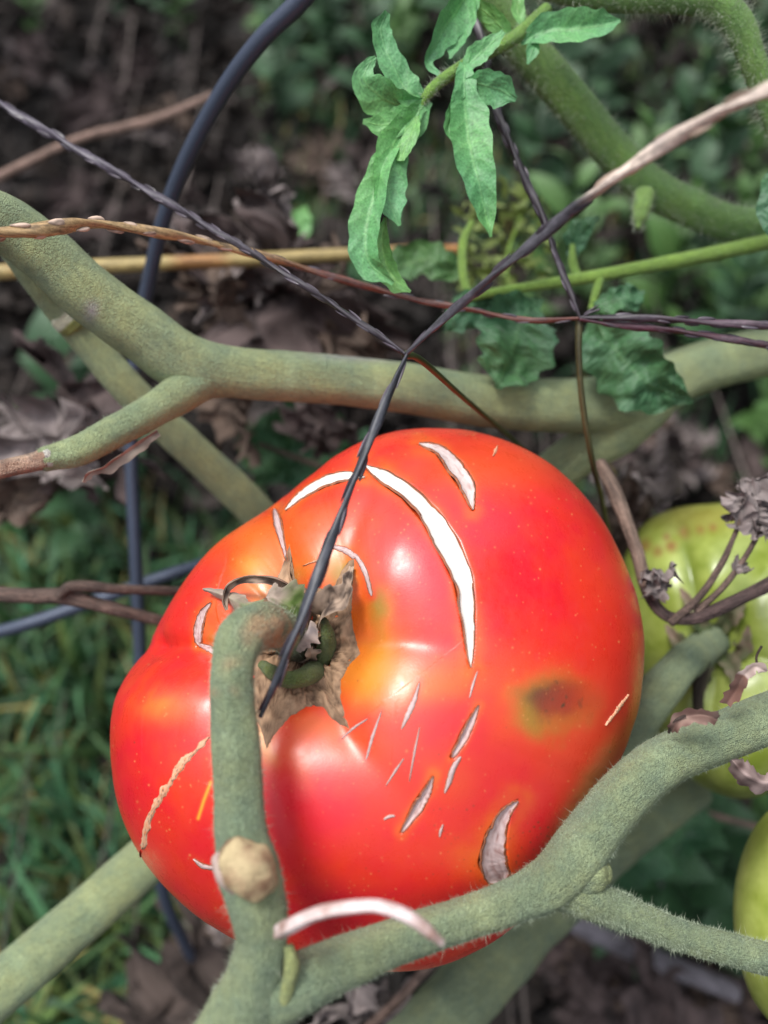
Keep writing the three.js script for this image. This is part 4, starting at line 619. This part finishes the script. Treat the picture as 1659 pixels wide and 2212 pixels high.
{
  const t = thing('withered_leaflet', 'tiny shrivelled leaflet stuck to the fruit stem above the green tomato', 'leaf');
  mesh('blade', blade([[1450, 1580, 0.1175, 5], [1470, 1555, 0.1165, 16], [1510, 1545, 0.116, 18], [1545, 1552, 0.1165, 7]], { fold: 0.8, jag: 0.6, thick: 0.0002, col: (a, x, s, q) => mix([0.10, 0.05, 0.04], [0.3, 0.2, 0.16], clamp(0.3 + N(q.x * 700, q.y * 700, q.z * 700))) }), std({ vertexColors: true, roughness: 0.8 }), t);
  mesh('stalk', tube([[1445, 1582, 0.1175, 7], [1452, 1560, 0.116, 7], [1480, 1546, 0.115, 6]], { n: 16, sides: 8, col: twigCol(0.5) }), M.twig, t);
  mesh('blade', blade([[1570, 1520, 0.118, 12], [1590, 1492, 0.117, 16], [1606, 1462, 0.116, 14], [1630, 1440, 0.1155, 12], [1650, 1448, 0.1155, 4]], { fold: 0.7, jag: 0.6, thick: 0.0002, col: (a, x, s, q) => mix(a > 0.5 ? [0.5, 0.4, 0.36] : [0.16, 0.08, 0.06], [0.1, 0.06, 0.05], clamp(0.3 + N(q.x * 700, q.y * 700, q.z * 700))) }), std({ vertexColors: true, roughness: 0.8 }), t);
  mesh('stalk', tube([[1640, 1452, 0.1155, 7], [1634, 1420, 0.115, 6], [1645, 1396, 0.1145, 6]], { n: 16, sides: 8, col: twigCol(0.5) }), M.twig, t);
  mesh('blade', blade([[1580, 1640, 0.121, 8], [1610, 1672, 0.121, 26], [1650, 1690, 0.121, 24], [1700, 1680, 0.121, 10]], { fold: -0.7, jag: 0.5, thick: 0.0002, col: (a, x, s, q) => mix([0.34, 0.25, 0.23], [0.07, 0.04, 0.035], clamp(0.4 + 1.2 * N(q.x * 600, q.y * 600, q.z * 600))) }), std({ vertexColors: true, roughness: 0.8 }), t);
}
{
  const t = thing('dry_twig', 'forked dark brown dry twig meeting the edge of the ripe tomato', 'twig');
  mesh('stem', tube([[-60, 1280, 0.165, 34], [60, 1288, 0.165, 34], [140, 1290, 0.165, 36], [230, 1312, 0.166, 30], [300, 1330, 0.168, 28], [380, 1350, 0.172, 26], [480, 1380, 0.18, 24]], { n: 90, sides: 14, lump: 0.14, furrow: 0.08, seed: 91, col: twigCol(0.9) }), M.twig, t);
  mesh('branch', tube([[128, 1288, 0.163, 24], [150, 1268, 0.163, 26], [250, 1272, 0.165, 24], [340, 1276, 0.169, 22], [450, 1280, 0.176, 20]], { n: 70, sides: 12, lump: 0.14, seed: 92, col: twigCol(0.8) }), M.twig, t);
}
tag(mesh('dead_stick', tube([[-60, 412, 0.27, 22], [40, 362, 0.275, 22], [180, 298, 0.28, 20], [330, 262, 0.29, 24], [460, 206, 0.30, 18]], { n: 70, sides: 12, lump: 0.16, seed: 93, col: twigCol(2.0) }), M.twig), 'thin pale dead stick slanting to the curved wire', 'stick');
tag(mesh('straw_stem', tube([[-80, 596, 0.205, 35], [60, 584, 0.207, 35], [300, 572, 0.21, 34], [560, 560, 0.215, 32], [860, 545, 0.22, 29], [1000, 540, 0.225, 24]], { n: 90, sides: 16, lump: 0.05, seed: 94, col: (tt, a, w) => { const k = 0.95 + 0.5 * fbm(w.x * 90, w.y * 90, w.z * 90, 3), r = sstep(0.05, 0.3, N(w.x * 45, w.y * 45, w.z * 45)); return [k, k * (1 - 0.35 * r), k * (0.9 - 0.4 * r)]; } }), M.straw), 'yellow dying stem behind the thick pale vine', 'stem');
tag(mesh('straw_stem', tube([[1290, 1690, 0.25, 14], [1465, 1740, 0.26, 15], [1620, 1782, 0.27, 14], [1760, 1815, 0.28, 14]], { n: 40, sides: 10, lump: 0.05, seed: 95, col: twigCol(2.0) }), M.twig), 'thin grey stalk between the two green tomatoes', 'stem');
tag(mesh('dry_culm', tube([[700, 2300, 0.21, 20], [850, 2170, 0.19, 22], [940, 2070, 0.175, 22], [1010, 2010, 0.17, 14]], { n: 50, sides: 12, lump: 0.08, seed: 96, col: twigCol(1.8) }), M.twig), 'dry straw coloured stalk crossing below the ripe tomato', 'stem');
tag(mesh('thin_stalk', tube([[560, 960, 0.235, 12], [700, 1010, 0.24, 14], [830, 1050, 0.25, 12]], { n: 40, sides: 10, lump: 0.1, seed: 97, col: twigCol(0.8) }), M.twig), 'thin dark dry stalk just above the ripe tomato', 'stem');

// withered leaves caught in the vines
const crumpled = [0, 1, 2, 3].map((k) => crumple(1, 3.3 + k * 7.1, 0.85, 30, 0.45, 1.7));
function deadLeaf(label, u, v, d, size, mat, rot, k = 0, group = 'withered leaves caught among the stems') { const m = mesh('withered_leaf', crumpled[k], mat); m.position.copy(at(u, v, d)); m.scale.setScalar(size); m.rotation.set(...rot); return tag(m, label, 'leaf', group); }
deadLeaf('large crumpled brown leaf behind the tan grass spike', 610, 640, 0.225, 0.0165, M.dryPurple, [0.7, 1.1, 0.2], 0);
deadLeaf('crumpled brown leaf hanging under the dark grass spike', 720, 690, 0.235, 0.012, M.dry, [0.5, 0.3, 0.6], 1);
deadLeaf('withered leaf scrap draped on the yellow dying stem', 540, 590, 0.222, 0.008, M.dryGrey, [0.9, 2.1, 0.2], 2);
deadLeaf('upright rolled dry leaf beside the curved wire', 595, 470, 0.23, 0.007, M.dryGrey, [1.5, 0.2, 0.5], 3);
deadLeaf('curled brown leaf bunch under the pale side branch stub', 90, 955, 0.21, 0.010, M.dryGrey, [0.6, 1.4, 0.1], 1);
deadLeaf('knotted brown leaf next to the side branch', 180, 910, 0.215, 0.0115, M.dryPurple, [0.8, 0.5, 0.3], 2);
deadLeaf('ragged brown leaf below the dried branch end', 40, 1040, 0.215, 0.008, M.dry, [0.4, 2.4, 0.1], 3);
deadLeaf('small dry leaf hanging below the main vine', 510, 880, 0.225, 0.0075, M.dry, [0.7, 0.1, 0.9], 0);
deadLeaf('dark brown husk hanging under the main vine', 680, 910, 0.22, 0.0065, M.dryPurple, [1.1, 0.8, 0.2], 1);
deadLeaf('dry leaf fold behind the forking of the main vine', 445, 630, 0.225, 0.009, M.dry, [0.9, 0.8, 0.4], 2);
deadLeaf('pale grey dry leaf just above the green tomato', 1385, 1085, 0.215, 0.007, M.dryGrey, [0.6, 0.9, 0.2], 3);
deadLeaf('brown dry leaf wedged between the ripe and the green tomato', 1345, 1125, 0.205, 0.006, M.dry, [0.9, 0.1, 0.3], 0);
deadLeaf('dark crumpled leaf under the lower fruit stem', 430, 2160, 0.26, 0.018, M.dryDark, [0.3, 0.7, 0.2], 1);
deadLeaf('curled grey leaf at the foot of the straw stalk', 800, 2185, 0.20, 0.0065, M.dryGrey, [0.5, 1.7, 0.3], 2);
deadLeaf('brown leaf heap under the forked fruit stem', 1440, 2195, 0.30, 0.011, M.dryPurple, [0.3, 0.2, 0.1], 3);
const onGround = (label, u, v, size, mat, rot, k) => { const p = groundAt(u, v, 0.03), d = survey(p)[2]; return deadLeaf(label, u, v, d, size * 0.6, mat, rot, k, 'dry leaves lying on the soil'); };
onGround('pale crumpled dry leaf on the soil beyond the dead stick', 80, 140, 0.034, M.dryPurple, [0.3, 0.7, 0.3], 0);
onGround('long grey dry leaf on the soil beside the dead stick', 200, 240, 0.036, M.dryPurple, [0.2, 2.0, 0.4], 1);
onGround('curled grey dry leaf on the soil just past the curved wire', 530, 355, 0.03, M.dryGrey, [0.4, 1.2, 0.1], 2);
onGround('folded brown dry leaf on the soil between the wire and the shoot', 690, 345, 0.032, M.dry, [0.2, 0.4, 0.5], 3);
onGround('small pale dry leaf on the soil close to the curled shoot tip', 750, 400, 0.02, M.dryGrey, [0.6, 0.9, 0.2], 0);
onGround('flat brown dry leaf on the soil in front of the dead stick', 150, 430, 0.028, M.dryPurple, [0.3, 1.9, 0.2], 1);
onGround('torn brown dry leaf on the soil behind the dark left wire', 400, 700, 0.02, M.dry, [0.3, 2.9, 0.5], 2);
onGround('pinkish dry leaf on the soil beyond the green tomato', 1480, 960, 0.02, M.dryGrey, [0.4, 0.3, 0.3], 3);
onGround('brown dry leaf on the soil behind the vine fork', 1420, 930, 0.018, M.dry, [0.5, 1.3, 0.1], 0);
{
  const rnd = rng(877), mats = [M.dryGrey, M.dryPurple, M.dryPurple, M.dry], boxes = [[0, 480, 60, 520], [480, 800, 300, 720], [0, 340, 780, 1060], [1330, 1660, 860, 1060], [380, 620, 1990, 2190], [1230, 1600, 1980, 2200]];
  boxes.forEach(([u0, u1, v0, v1], b) => { for (let i = 0; i < [16, 12, 8, 7, 6, 8][b]; i++) { const m = onGround(['small crinkled dry leaf on the soil around the dead stick', 'small crinkled dry leaf on the soil past the curved wire', 'small crinkled dry leaf on the soil below the dried branch end', 'small crinkled dry leaf on the soil beyond the vine fork', 'small crinkled dry leaf on the soil at the foot of the cage wire', 'small crinkled dry leaf on the soil by the grey wood'][b], u0 + rnd() * (u1 - u0), v0 + rnd() * (v1 - v0), 0.012 + 0.018 * rnd(), mats[Math.floor(rnd() * 4)], [rnd() * 1.4 - 0.4, rnd() * 6.28, rnd() * 1.6 - 0.6], Math.floor(rnd() * 4)); m.scale.z *= 0.5 + 0.5 * rnd(); m.userData.group = ['crinkled leaves around the dead stick', 'crinkled leaves past the curved wire', 'crinkled leaves below the dried branch end', 'crinkled leaves beyond the vine fork', 'crinkled leaves at the foot of the cage wire', 'crinkled leaves by the grey wood'][b]; } });
}
// grey weathered wood on the ground
tag(mesh('wood_offcut', tube([[1180, 1960, 0.32, 60], [1270, 2010, 0.325, 70], [1400, 2065, 0.33, 74], [1580, 2140, 0.335, 66]], { n: 60, sides: 12, lump: 0.08, flat: 0.6, seed: 98, col: twigCol(1) }), M.wood), 'long grey weathered wood strip on the soil under the fork', 'wood');
tag(mesh('wood_offcut', tube([[1330, 1850, 0.34, 90], [1410, 1890, 0.345, 110], [1480, 1950, 0.35, 80]], { n: 40, sides: 12, lump: 0.12, flat: 0.7, seed: 99, col: twigCol(1.2) }), M.wood), 'short broken grey wood piece beside the fruit stem node', 'wood');
// broad leaves behind the tomato
{
  const t = thing('broad_leaf', 'dark green broad leaf half hidden above the ripe tomato', 'leaf');
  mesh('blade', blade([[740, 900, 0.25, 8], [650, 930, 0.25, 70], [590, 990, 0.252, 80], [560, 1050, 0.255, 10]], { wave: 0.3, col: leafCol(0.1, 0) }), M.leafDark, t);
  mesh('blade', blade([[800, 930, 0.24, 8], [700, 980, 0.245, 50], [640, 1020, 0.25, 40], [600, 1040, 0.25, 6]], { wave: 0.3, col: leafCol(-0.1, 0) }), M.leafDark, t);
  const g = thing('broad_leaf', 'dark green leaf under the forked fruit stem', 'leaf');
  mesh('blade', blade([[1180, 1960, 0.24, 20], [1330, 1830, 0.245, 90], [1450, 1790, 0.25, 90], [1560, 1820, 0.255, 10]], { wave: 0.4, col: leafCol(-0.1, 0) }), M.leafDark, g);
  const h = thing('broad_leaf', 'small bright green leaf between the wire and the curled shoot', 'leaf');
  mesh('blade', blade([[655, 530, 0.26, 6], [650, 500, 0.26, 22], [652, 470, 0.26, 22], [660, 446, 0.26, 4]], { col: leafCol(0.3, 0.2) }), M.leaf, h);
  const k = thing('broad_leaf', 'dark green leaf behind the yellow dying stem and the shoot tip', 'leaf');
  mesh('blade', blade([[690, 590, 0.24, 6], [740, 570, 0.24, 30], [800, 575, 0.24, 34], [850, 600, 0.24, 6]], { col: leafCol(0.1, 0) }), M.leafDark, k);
}
// fern-like yellowing sprig behind the seed heads
{
  const t = thing('yellowing_sprig', 'yellow green lacy sprig behind the purple grass spikes', 'plant');
  const rnd = rng(401), leaf = blade([[829, 1106, 0.2, 1], [829, 1096, 0.2, 5], [829, 1084, 0.2, 1]], { n: 6, cols: 4 }); leaf.translate(...at(829, 1106, 0.2).multiplyScalar(-1).toArray());
  mesh('stem', tube([[1100, 640, 0.22, 8], [1095, 560, 0.222, 8], [1120, 480, 0.225, 7], [1140, 430, 0.226, 5]], { n: 20, sides: 8, col: () => [1.6, 1.4, 0.7] }), M.hairy, t);
  const m = std({ color: rgb(0.17, 0.23, 0.045), roughness: 0.7, transmission: 0.3 });
  for (let i = 0; i < 150; i++) { const o = mesh('leaf', leaf, m, t); o.position.copy(at(1090 + (rnd() - 0.5) * 190, 530 + (rnd() - 0.5) * 200 + (rnd() > 0.6 ? -40 : 0), 0.222 + (rnd() - 0.5) * 0.02)); o.rotation.set(rnd() * 3, rnd() * 6, rnd() * 6); o.scale.setScalar(1 + rnd() * 1.5); }
}

// ---------------------------------------------------------------- background: litter, grass, weeds
const zone = (x, z) => survey(V(x, 0.01, z));
{
  const rnd = rng(501), X = (n, g, mat, name, label, cat, place, colour) => {
    const im = new THREE.InstancedMesh(g, mat, n), Mx = new THREE.Matrix4(); let k = 0, guard = 0;
    while (k < n && guard++ < n * 30) { const x = (rnd() - 0.5) * 2.6, z = 0.35 - rnd() * 2.2, [u, v, d] = zone(x, z); const m = place(x, z, d > 0 ? u : -999, d > 0 ? v : 3000); if (!m) continue; im.setMatrixAt(k, m); im.setColorAt(k, colour()); k++; }
    im.count = k; im.name = numbered(name); im.castShadow = im.receiveShadow = true; scene.add(im); tag(im, label, cat, null, 'stuff');
  };
  const C = (r, g, b) => new THREE.Color().setRGB(r, g, b), E = new THREE.Euler(), Q = new THREE.Quaternion();
  const grassW = (u, v, x, z) => { const inF = u > -200 && u < 1860 && v > -200 && v < 2400; const n = 0.25 * N(x * 7, z * 7, 3); if (!inF) return 0.35 + n; let w = -0.12; if (u < 600 && v > 900) w = Math.max(w, 1.1 * sstep(900, 1350, v) * sstep(680, 480, u)); if (v < 520 && u > 560) w = Math.max(w, 0.5); if (u > 950 && v < 1150) w = Math.max(w, 0.35); return w + n; };
  // dry leaf litter
  for (let q = 0; q < 3; q++) X([3600, 3200, 700][q], crumple(1, 41 + q * 9.7, 0.95, 10, 0.45, 2.1), M.litter, 'leaf_litter', ['curled brown dry leaf litter lying on the soil', 'small dark leaf scraps strewn over the soil', 'pale grey dry leaf flakes scattered on the soil'][q], 'leaf litter', (x, z, u, v) => {
    const w = grassW(u, v, x, z); if (rnd() < w * 0.9) return null; const s = (0.006 + 0.012 * rnd() * rnd()) * [1, 0.8, 0.7][q];
    return new THREE.Matrix4().compose(V(x, hills(x, z) + 0.004 + rnd() * rnd() * 0.05, z), Q.setFromEuler(E.set((rnd() - 0.5) * 2.6, rnd() * 6.28, (rnd() - 0.5) * 2.6)), V(s, s, s));
  }, () => { const k = 0.5 + rnd() * rnd() * 1.1; return q === 1 ? C(0.018 * k, 0.0135 * k, 0.0105 * k) : q === 2 ? C(0.22 * k, 0.18 * k, 0.17 * k) : C(0.036 * k, 0.026 * k, 0.021 * k); });
  // grass blades
  const gb = (() => { const pos = [], idx = [], uv = []; for (let i = 0; i <= 5; i++) { const t = i / 5, w = 0.5 * (1 - t ** 1.6) + 0.01, y = t * (1 - 0.25 * t), x = 0.45 * t * t; pos.push(x, y, -w * 0.08, x, y - 0.006, 0, x, y, w * 0.08); uv.push(0, t, 0.5, t, 1, t); if (i < 5) { const a = i * 3; idx.push(a, a + 3, a + 1, a + 1, a + 3, a + 4, a + 1, a + 4, a + 2, a + 2, a + 4, a + 5); } } const g = geoFrom(pos, uv, null, idx); g.computeVertexNormals(); return g; })();
  X(60000, gb, M.grass, 'lawn_grass', 'soft green grass growing around the plants', 'grass', (x, z, u, v) => {
    const w = grassW(u, v, x, z); if (rnd() > w) return null; const h = 0.025 + 0.05 * rnd(), l = Math.exp(-(((u - 150) / 260) ** 2)); const hh = h * (0.7 + 0.5 * l);
    return new THREE.Matrix4().compose(V(x, hills(x, z) - 0.002, z), Q.setFromEuler(E.set((rnd() - 0.5) * 1.3, rnd() * 6.28, (rnd() - 0.5) * 1.3)), V(hh, hh, hh * (0.5 + rnd() * 0.8)));
  }, () => { const k = 0.5 + rnd() * 0.9; const h = rnd(); return h < 0.1 ? C(0.3 * k, 0.25 * k, 0.08 * k) : C((0.05 + 0.07 * h * h) * k, 0.165 * k, (0.085 - 0.05 * h) * k); });
  // fine dry stems
  X(2600, new THREE.CylinderGeometry(0.5, 0.35, 1, 6, 1), M.litter, 'dry_straw', 'thin dry straw bits crossing over the soil', 'straw', (x, z) => { const l = 0.04 + rnd() * 0.12, w = 0.0007 + rnd() * rnd() * 0.002; return new THREE.Matrix4().compose(V(x, hills(x, z) + 0.01 + rnd() * 0.05, z), Q.setFromEuler(E.set(1.2 + rnd() * 0.7, rnd() * 6.28, 0)), V(w, l, w)); }, () => { const k = 0.12 + 1.6 * rnd() * rnd(); return C(0.17 * k, 0.14 * k, 0.125 * k); });
}
// leafy weeds, one plant at a time
{
  const rnd = rng(611);
  const leafShape = (k) => { const pos = [], uv = [], idx = [], n = 6; for (let i = 0; i <= n; i++) { const t = i / n, w = Math.sin(Math.PI * t ** (k ? 0.75 : 0.6)) * (k ? 0.22 : 0.36), y = 0.18 * Math.sin(t * 2.4); for (let j = -2; j <= 2; j++) { pos.push(t, y + Math.abs(j) * 0.05 * w * 4 * 0.5, j / 2 * w); uv.push(j / 4 + 0.5, t * 0.9); } if (i < n) for (let j = 0; j < 4; j++) { const a = i * 5 + j; idx.push(a, a + 1, a + 5, a + 1, a + 6, a + 5); } } const g = geoFrom(pos, uv, null, idx); g.computeVertexNormals(); return g; };
  const shapes = [leafShape(0), leafShape(1)], stemG = new THREE.CylinderGeometry(0.5, 0.8, 1, 7, 4); stemG.translate(0, 0.5, 0);
  function weed(kind, h, nl, ls) {
    const g = new THREE.Group(), mats = kind % 2 ? M.weedLight : M.weed; const st = mesh('stem', stemG, mats, g); st.scale.set(0.0022, h, 0.0022);
    for (let i = 0; i < nl; i++) { const l = mesh('leaf', shapes[kind % 2 ^ (i % 5 === 0 ? 1 : 0)], mats, g), t = (i + 0.6) / nl; l.position.set(0, h * (0.2 + 0.8 * t), 0); l.rotation.set(0, i * 2.4 + rnd(), 0.55 - 0.9 * (1 - t) * rnd()); l.rotateX((rnd() - 0.5) * 0.9); l.scale.setScalar(ls * (0.6 + 0.6 * rnd()) * (1.15 - 0.4 * t)); }
    return g;
  }
  const protos = [weed(0, 0.16, 12, 0.05), weed(1, 0.12, 11, 0.042), weed(2, 0.22, 16, 0.045), weed(3, 0.09, 9, 0.034), weed(0, 0.13, 16, 0.032)];
  const spots = [];
  const region = (n, u0, u1, v0, v1, ks, lift = 0) => { for (let i = 0; i < n; i++) spots.push([u0 + rnd() * (u1 - u0), v0 + rnd() * (v1 - v0), ks[Math.floor(rnd() * ks.length)], lift]); };
  region(16, 560, 1010, 60, 330, [2, 4, 1]); region(22, 1120, 1660, 220, 760, [0, 1, 2, 4, 3]); region(8, 1450, 1700, 700, 1100, [1, 3, 4]); region(3, 60, 420, 1030, 1250, [4]); region(6, 1250, 1600, 1850, 2080, [3, 4]); region(6, 0, 520, -20, 120, [4, 3]);
  const looks = ['broad leaved dark green weed', 'pale green narrow leaved weed', 'tall dark green leafy weed', 'low pale green weed', 'bushy small leaved dark weed'];
  const where4 = ['on the soil behind the curled shoot', 'on the soil behind the hairy stems', 'on the soil beyond the green tomatoes', 'in the grass beyond the cage wire'];
  for (const [u, v, k] of spots) {
    const p = groundAt(u, v); p.y = hills(p.x, p.z) - 0.003; const o = protos[k].clone(); o.name = numbered('weed_plant'); o.position.copy(p); o.rotation.y = rnd() * 6.28; o.scale.setScalar(0.75 + rnd() * 0.5); scene.add(o);
    const where = u < 560 ? 3 : u < 1050 ? 0 : v < 800 ? 1 : 2;
    tag(o, looks[k] + ' ' + where4[where], 'weed', looks[k] + 's ' + ['behind the shoot', 'behind the hairy stems', 'beyond the green tomatoes', 'in the grass'][where]);
  }
}

// tomato plants of the same row, standing round the picture: they keep the light off the soil
{
  const rnd = rng(733), leaf = (() => { const pos = [], uv = [], idx = [], n = 4; for (let i = 0; i <= n; i++) { const t = i / n, w = Math.sin(Math.PI * t ** 0.7) * 0.3 + 0.01; for (let j = -1; j <= 1; j++) { pos.push(t, 0.12 * Math.sin(t * 2.6) + Math.abs(j) * 0.08, j * w); uv.push(j / 2 + 0.5, t); } if (i < n) for (let j = 0; j < 2; j++) { const a = i * 3 + j; idx.push(a, a + 1, a + 3, a + 1, a + 4, a + 3); } } const g = geoFrom(pos, uv, null, idx); g.computeVertexNormals(); return g; })();
  function bush(label, x, z, h, r, n) {
    const t = thing('tomato_plant', label, 'plant', 'tomato plants of the same row'), parts = [], Mx = new THREE.Matrix4(), Q = new THREE.Quaternion();
    for (let i = 0; i < n; i++) { const a = rnd() * 6.28, q = Math.sqrt(rnd()), y = h * (0.12 + 0.88 * rnd()), rr = r * q * (1 - 0.5 * (y / h) ** 2), s = 0.05 + 0.05 * rnd(); Q.setFromEuler(new THREE.Euler((rnd() - 0.5) * 1.2, rnd() * 6.28, (rnd() - 0.7) * 1.2)); parts.push(leaf.clone().applyMatrix4(Mx.compose(V(x + Math.cos(a) * rr, y, z + Math.sin(a) * rr), Q, V(s, s, s)))); }
    mesh('crown', mergeGeometries(parts), M.weed, t);
    const st = mesh('trunk', new THREE.CylinderGeometry(0.006, 0.009, h * 0.9, 10, 1), M.vine.clone(), t); st.material.vertexColors = false; st.position.set(x, h * 0.45, z);
  }
  bush('leafy tomato plant standing behind the weeds', -0.35, -1.75, 0.9, 0.4, 900); bush('leafy tomato plant standing behind the weeds', 0.45, -1.7, 0.95, 0.4, 900);
  bush('leafy tomato plant standing beyond the green tomatoes', 0.62, -0.75, 0.75, 0.28, 700); bush('leafy tomato plant standing beyond the green tomatoes', 0.42, -0.12, 0.95, 0.2, 900); bush('leafy tomato plant standing beyond the cut vine stub', -0.75, -0.9, 0.75, 0.28, 700);
}
renderer.render(scene, camera);
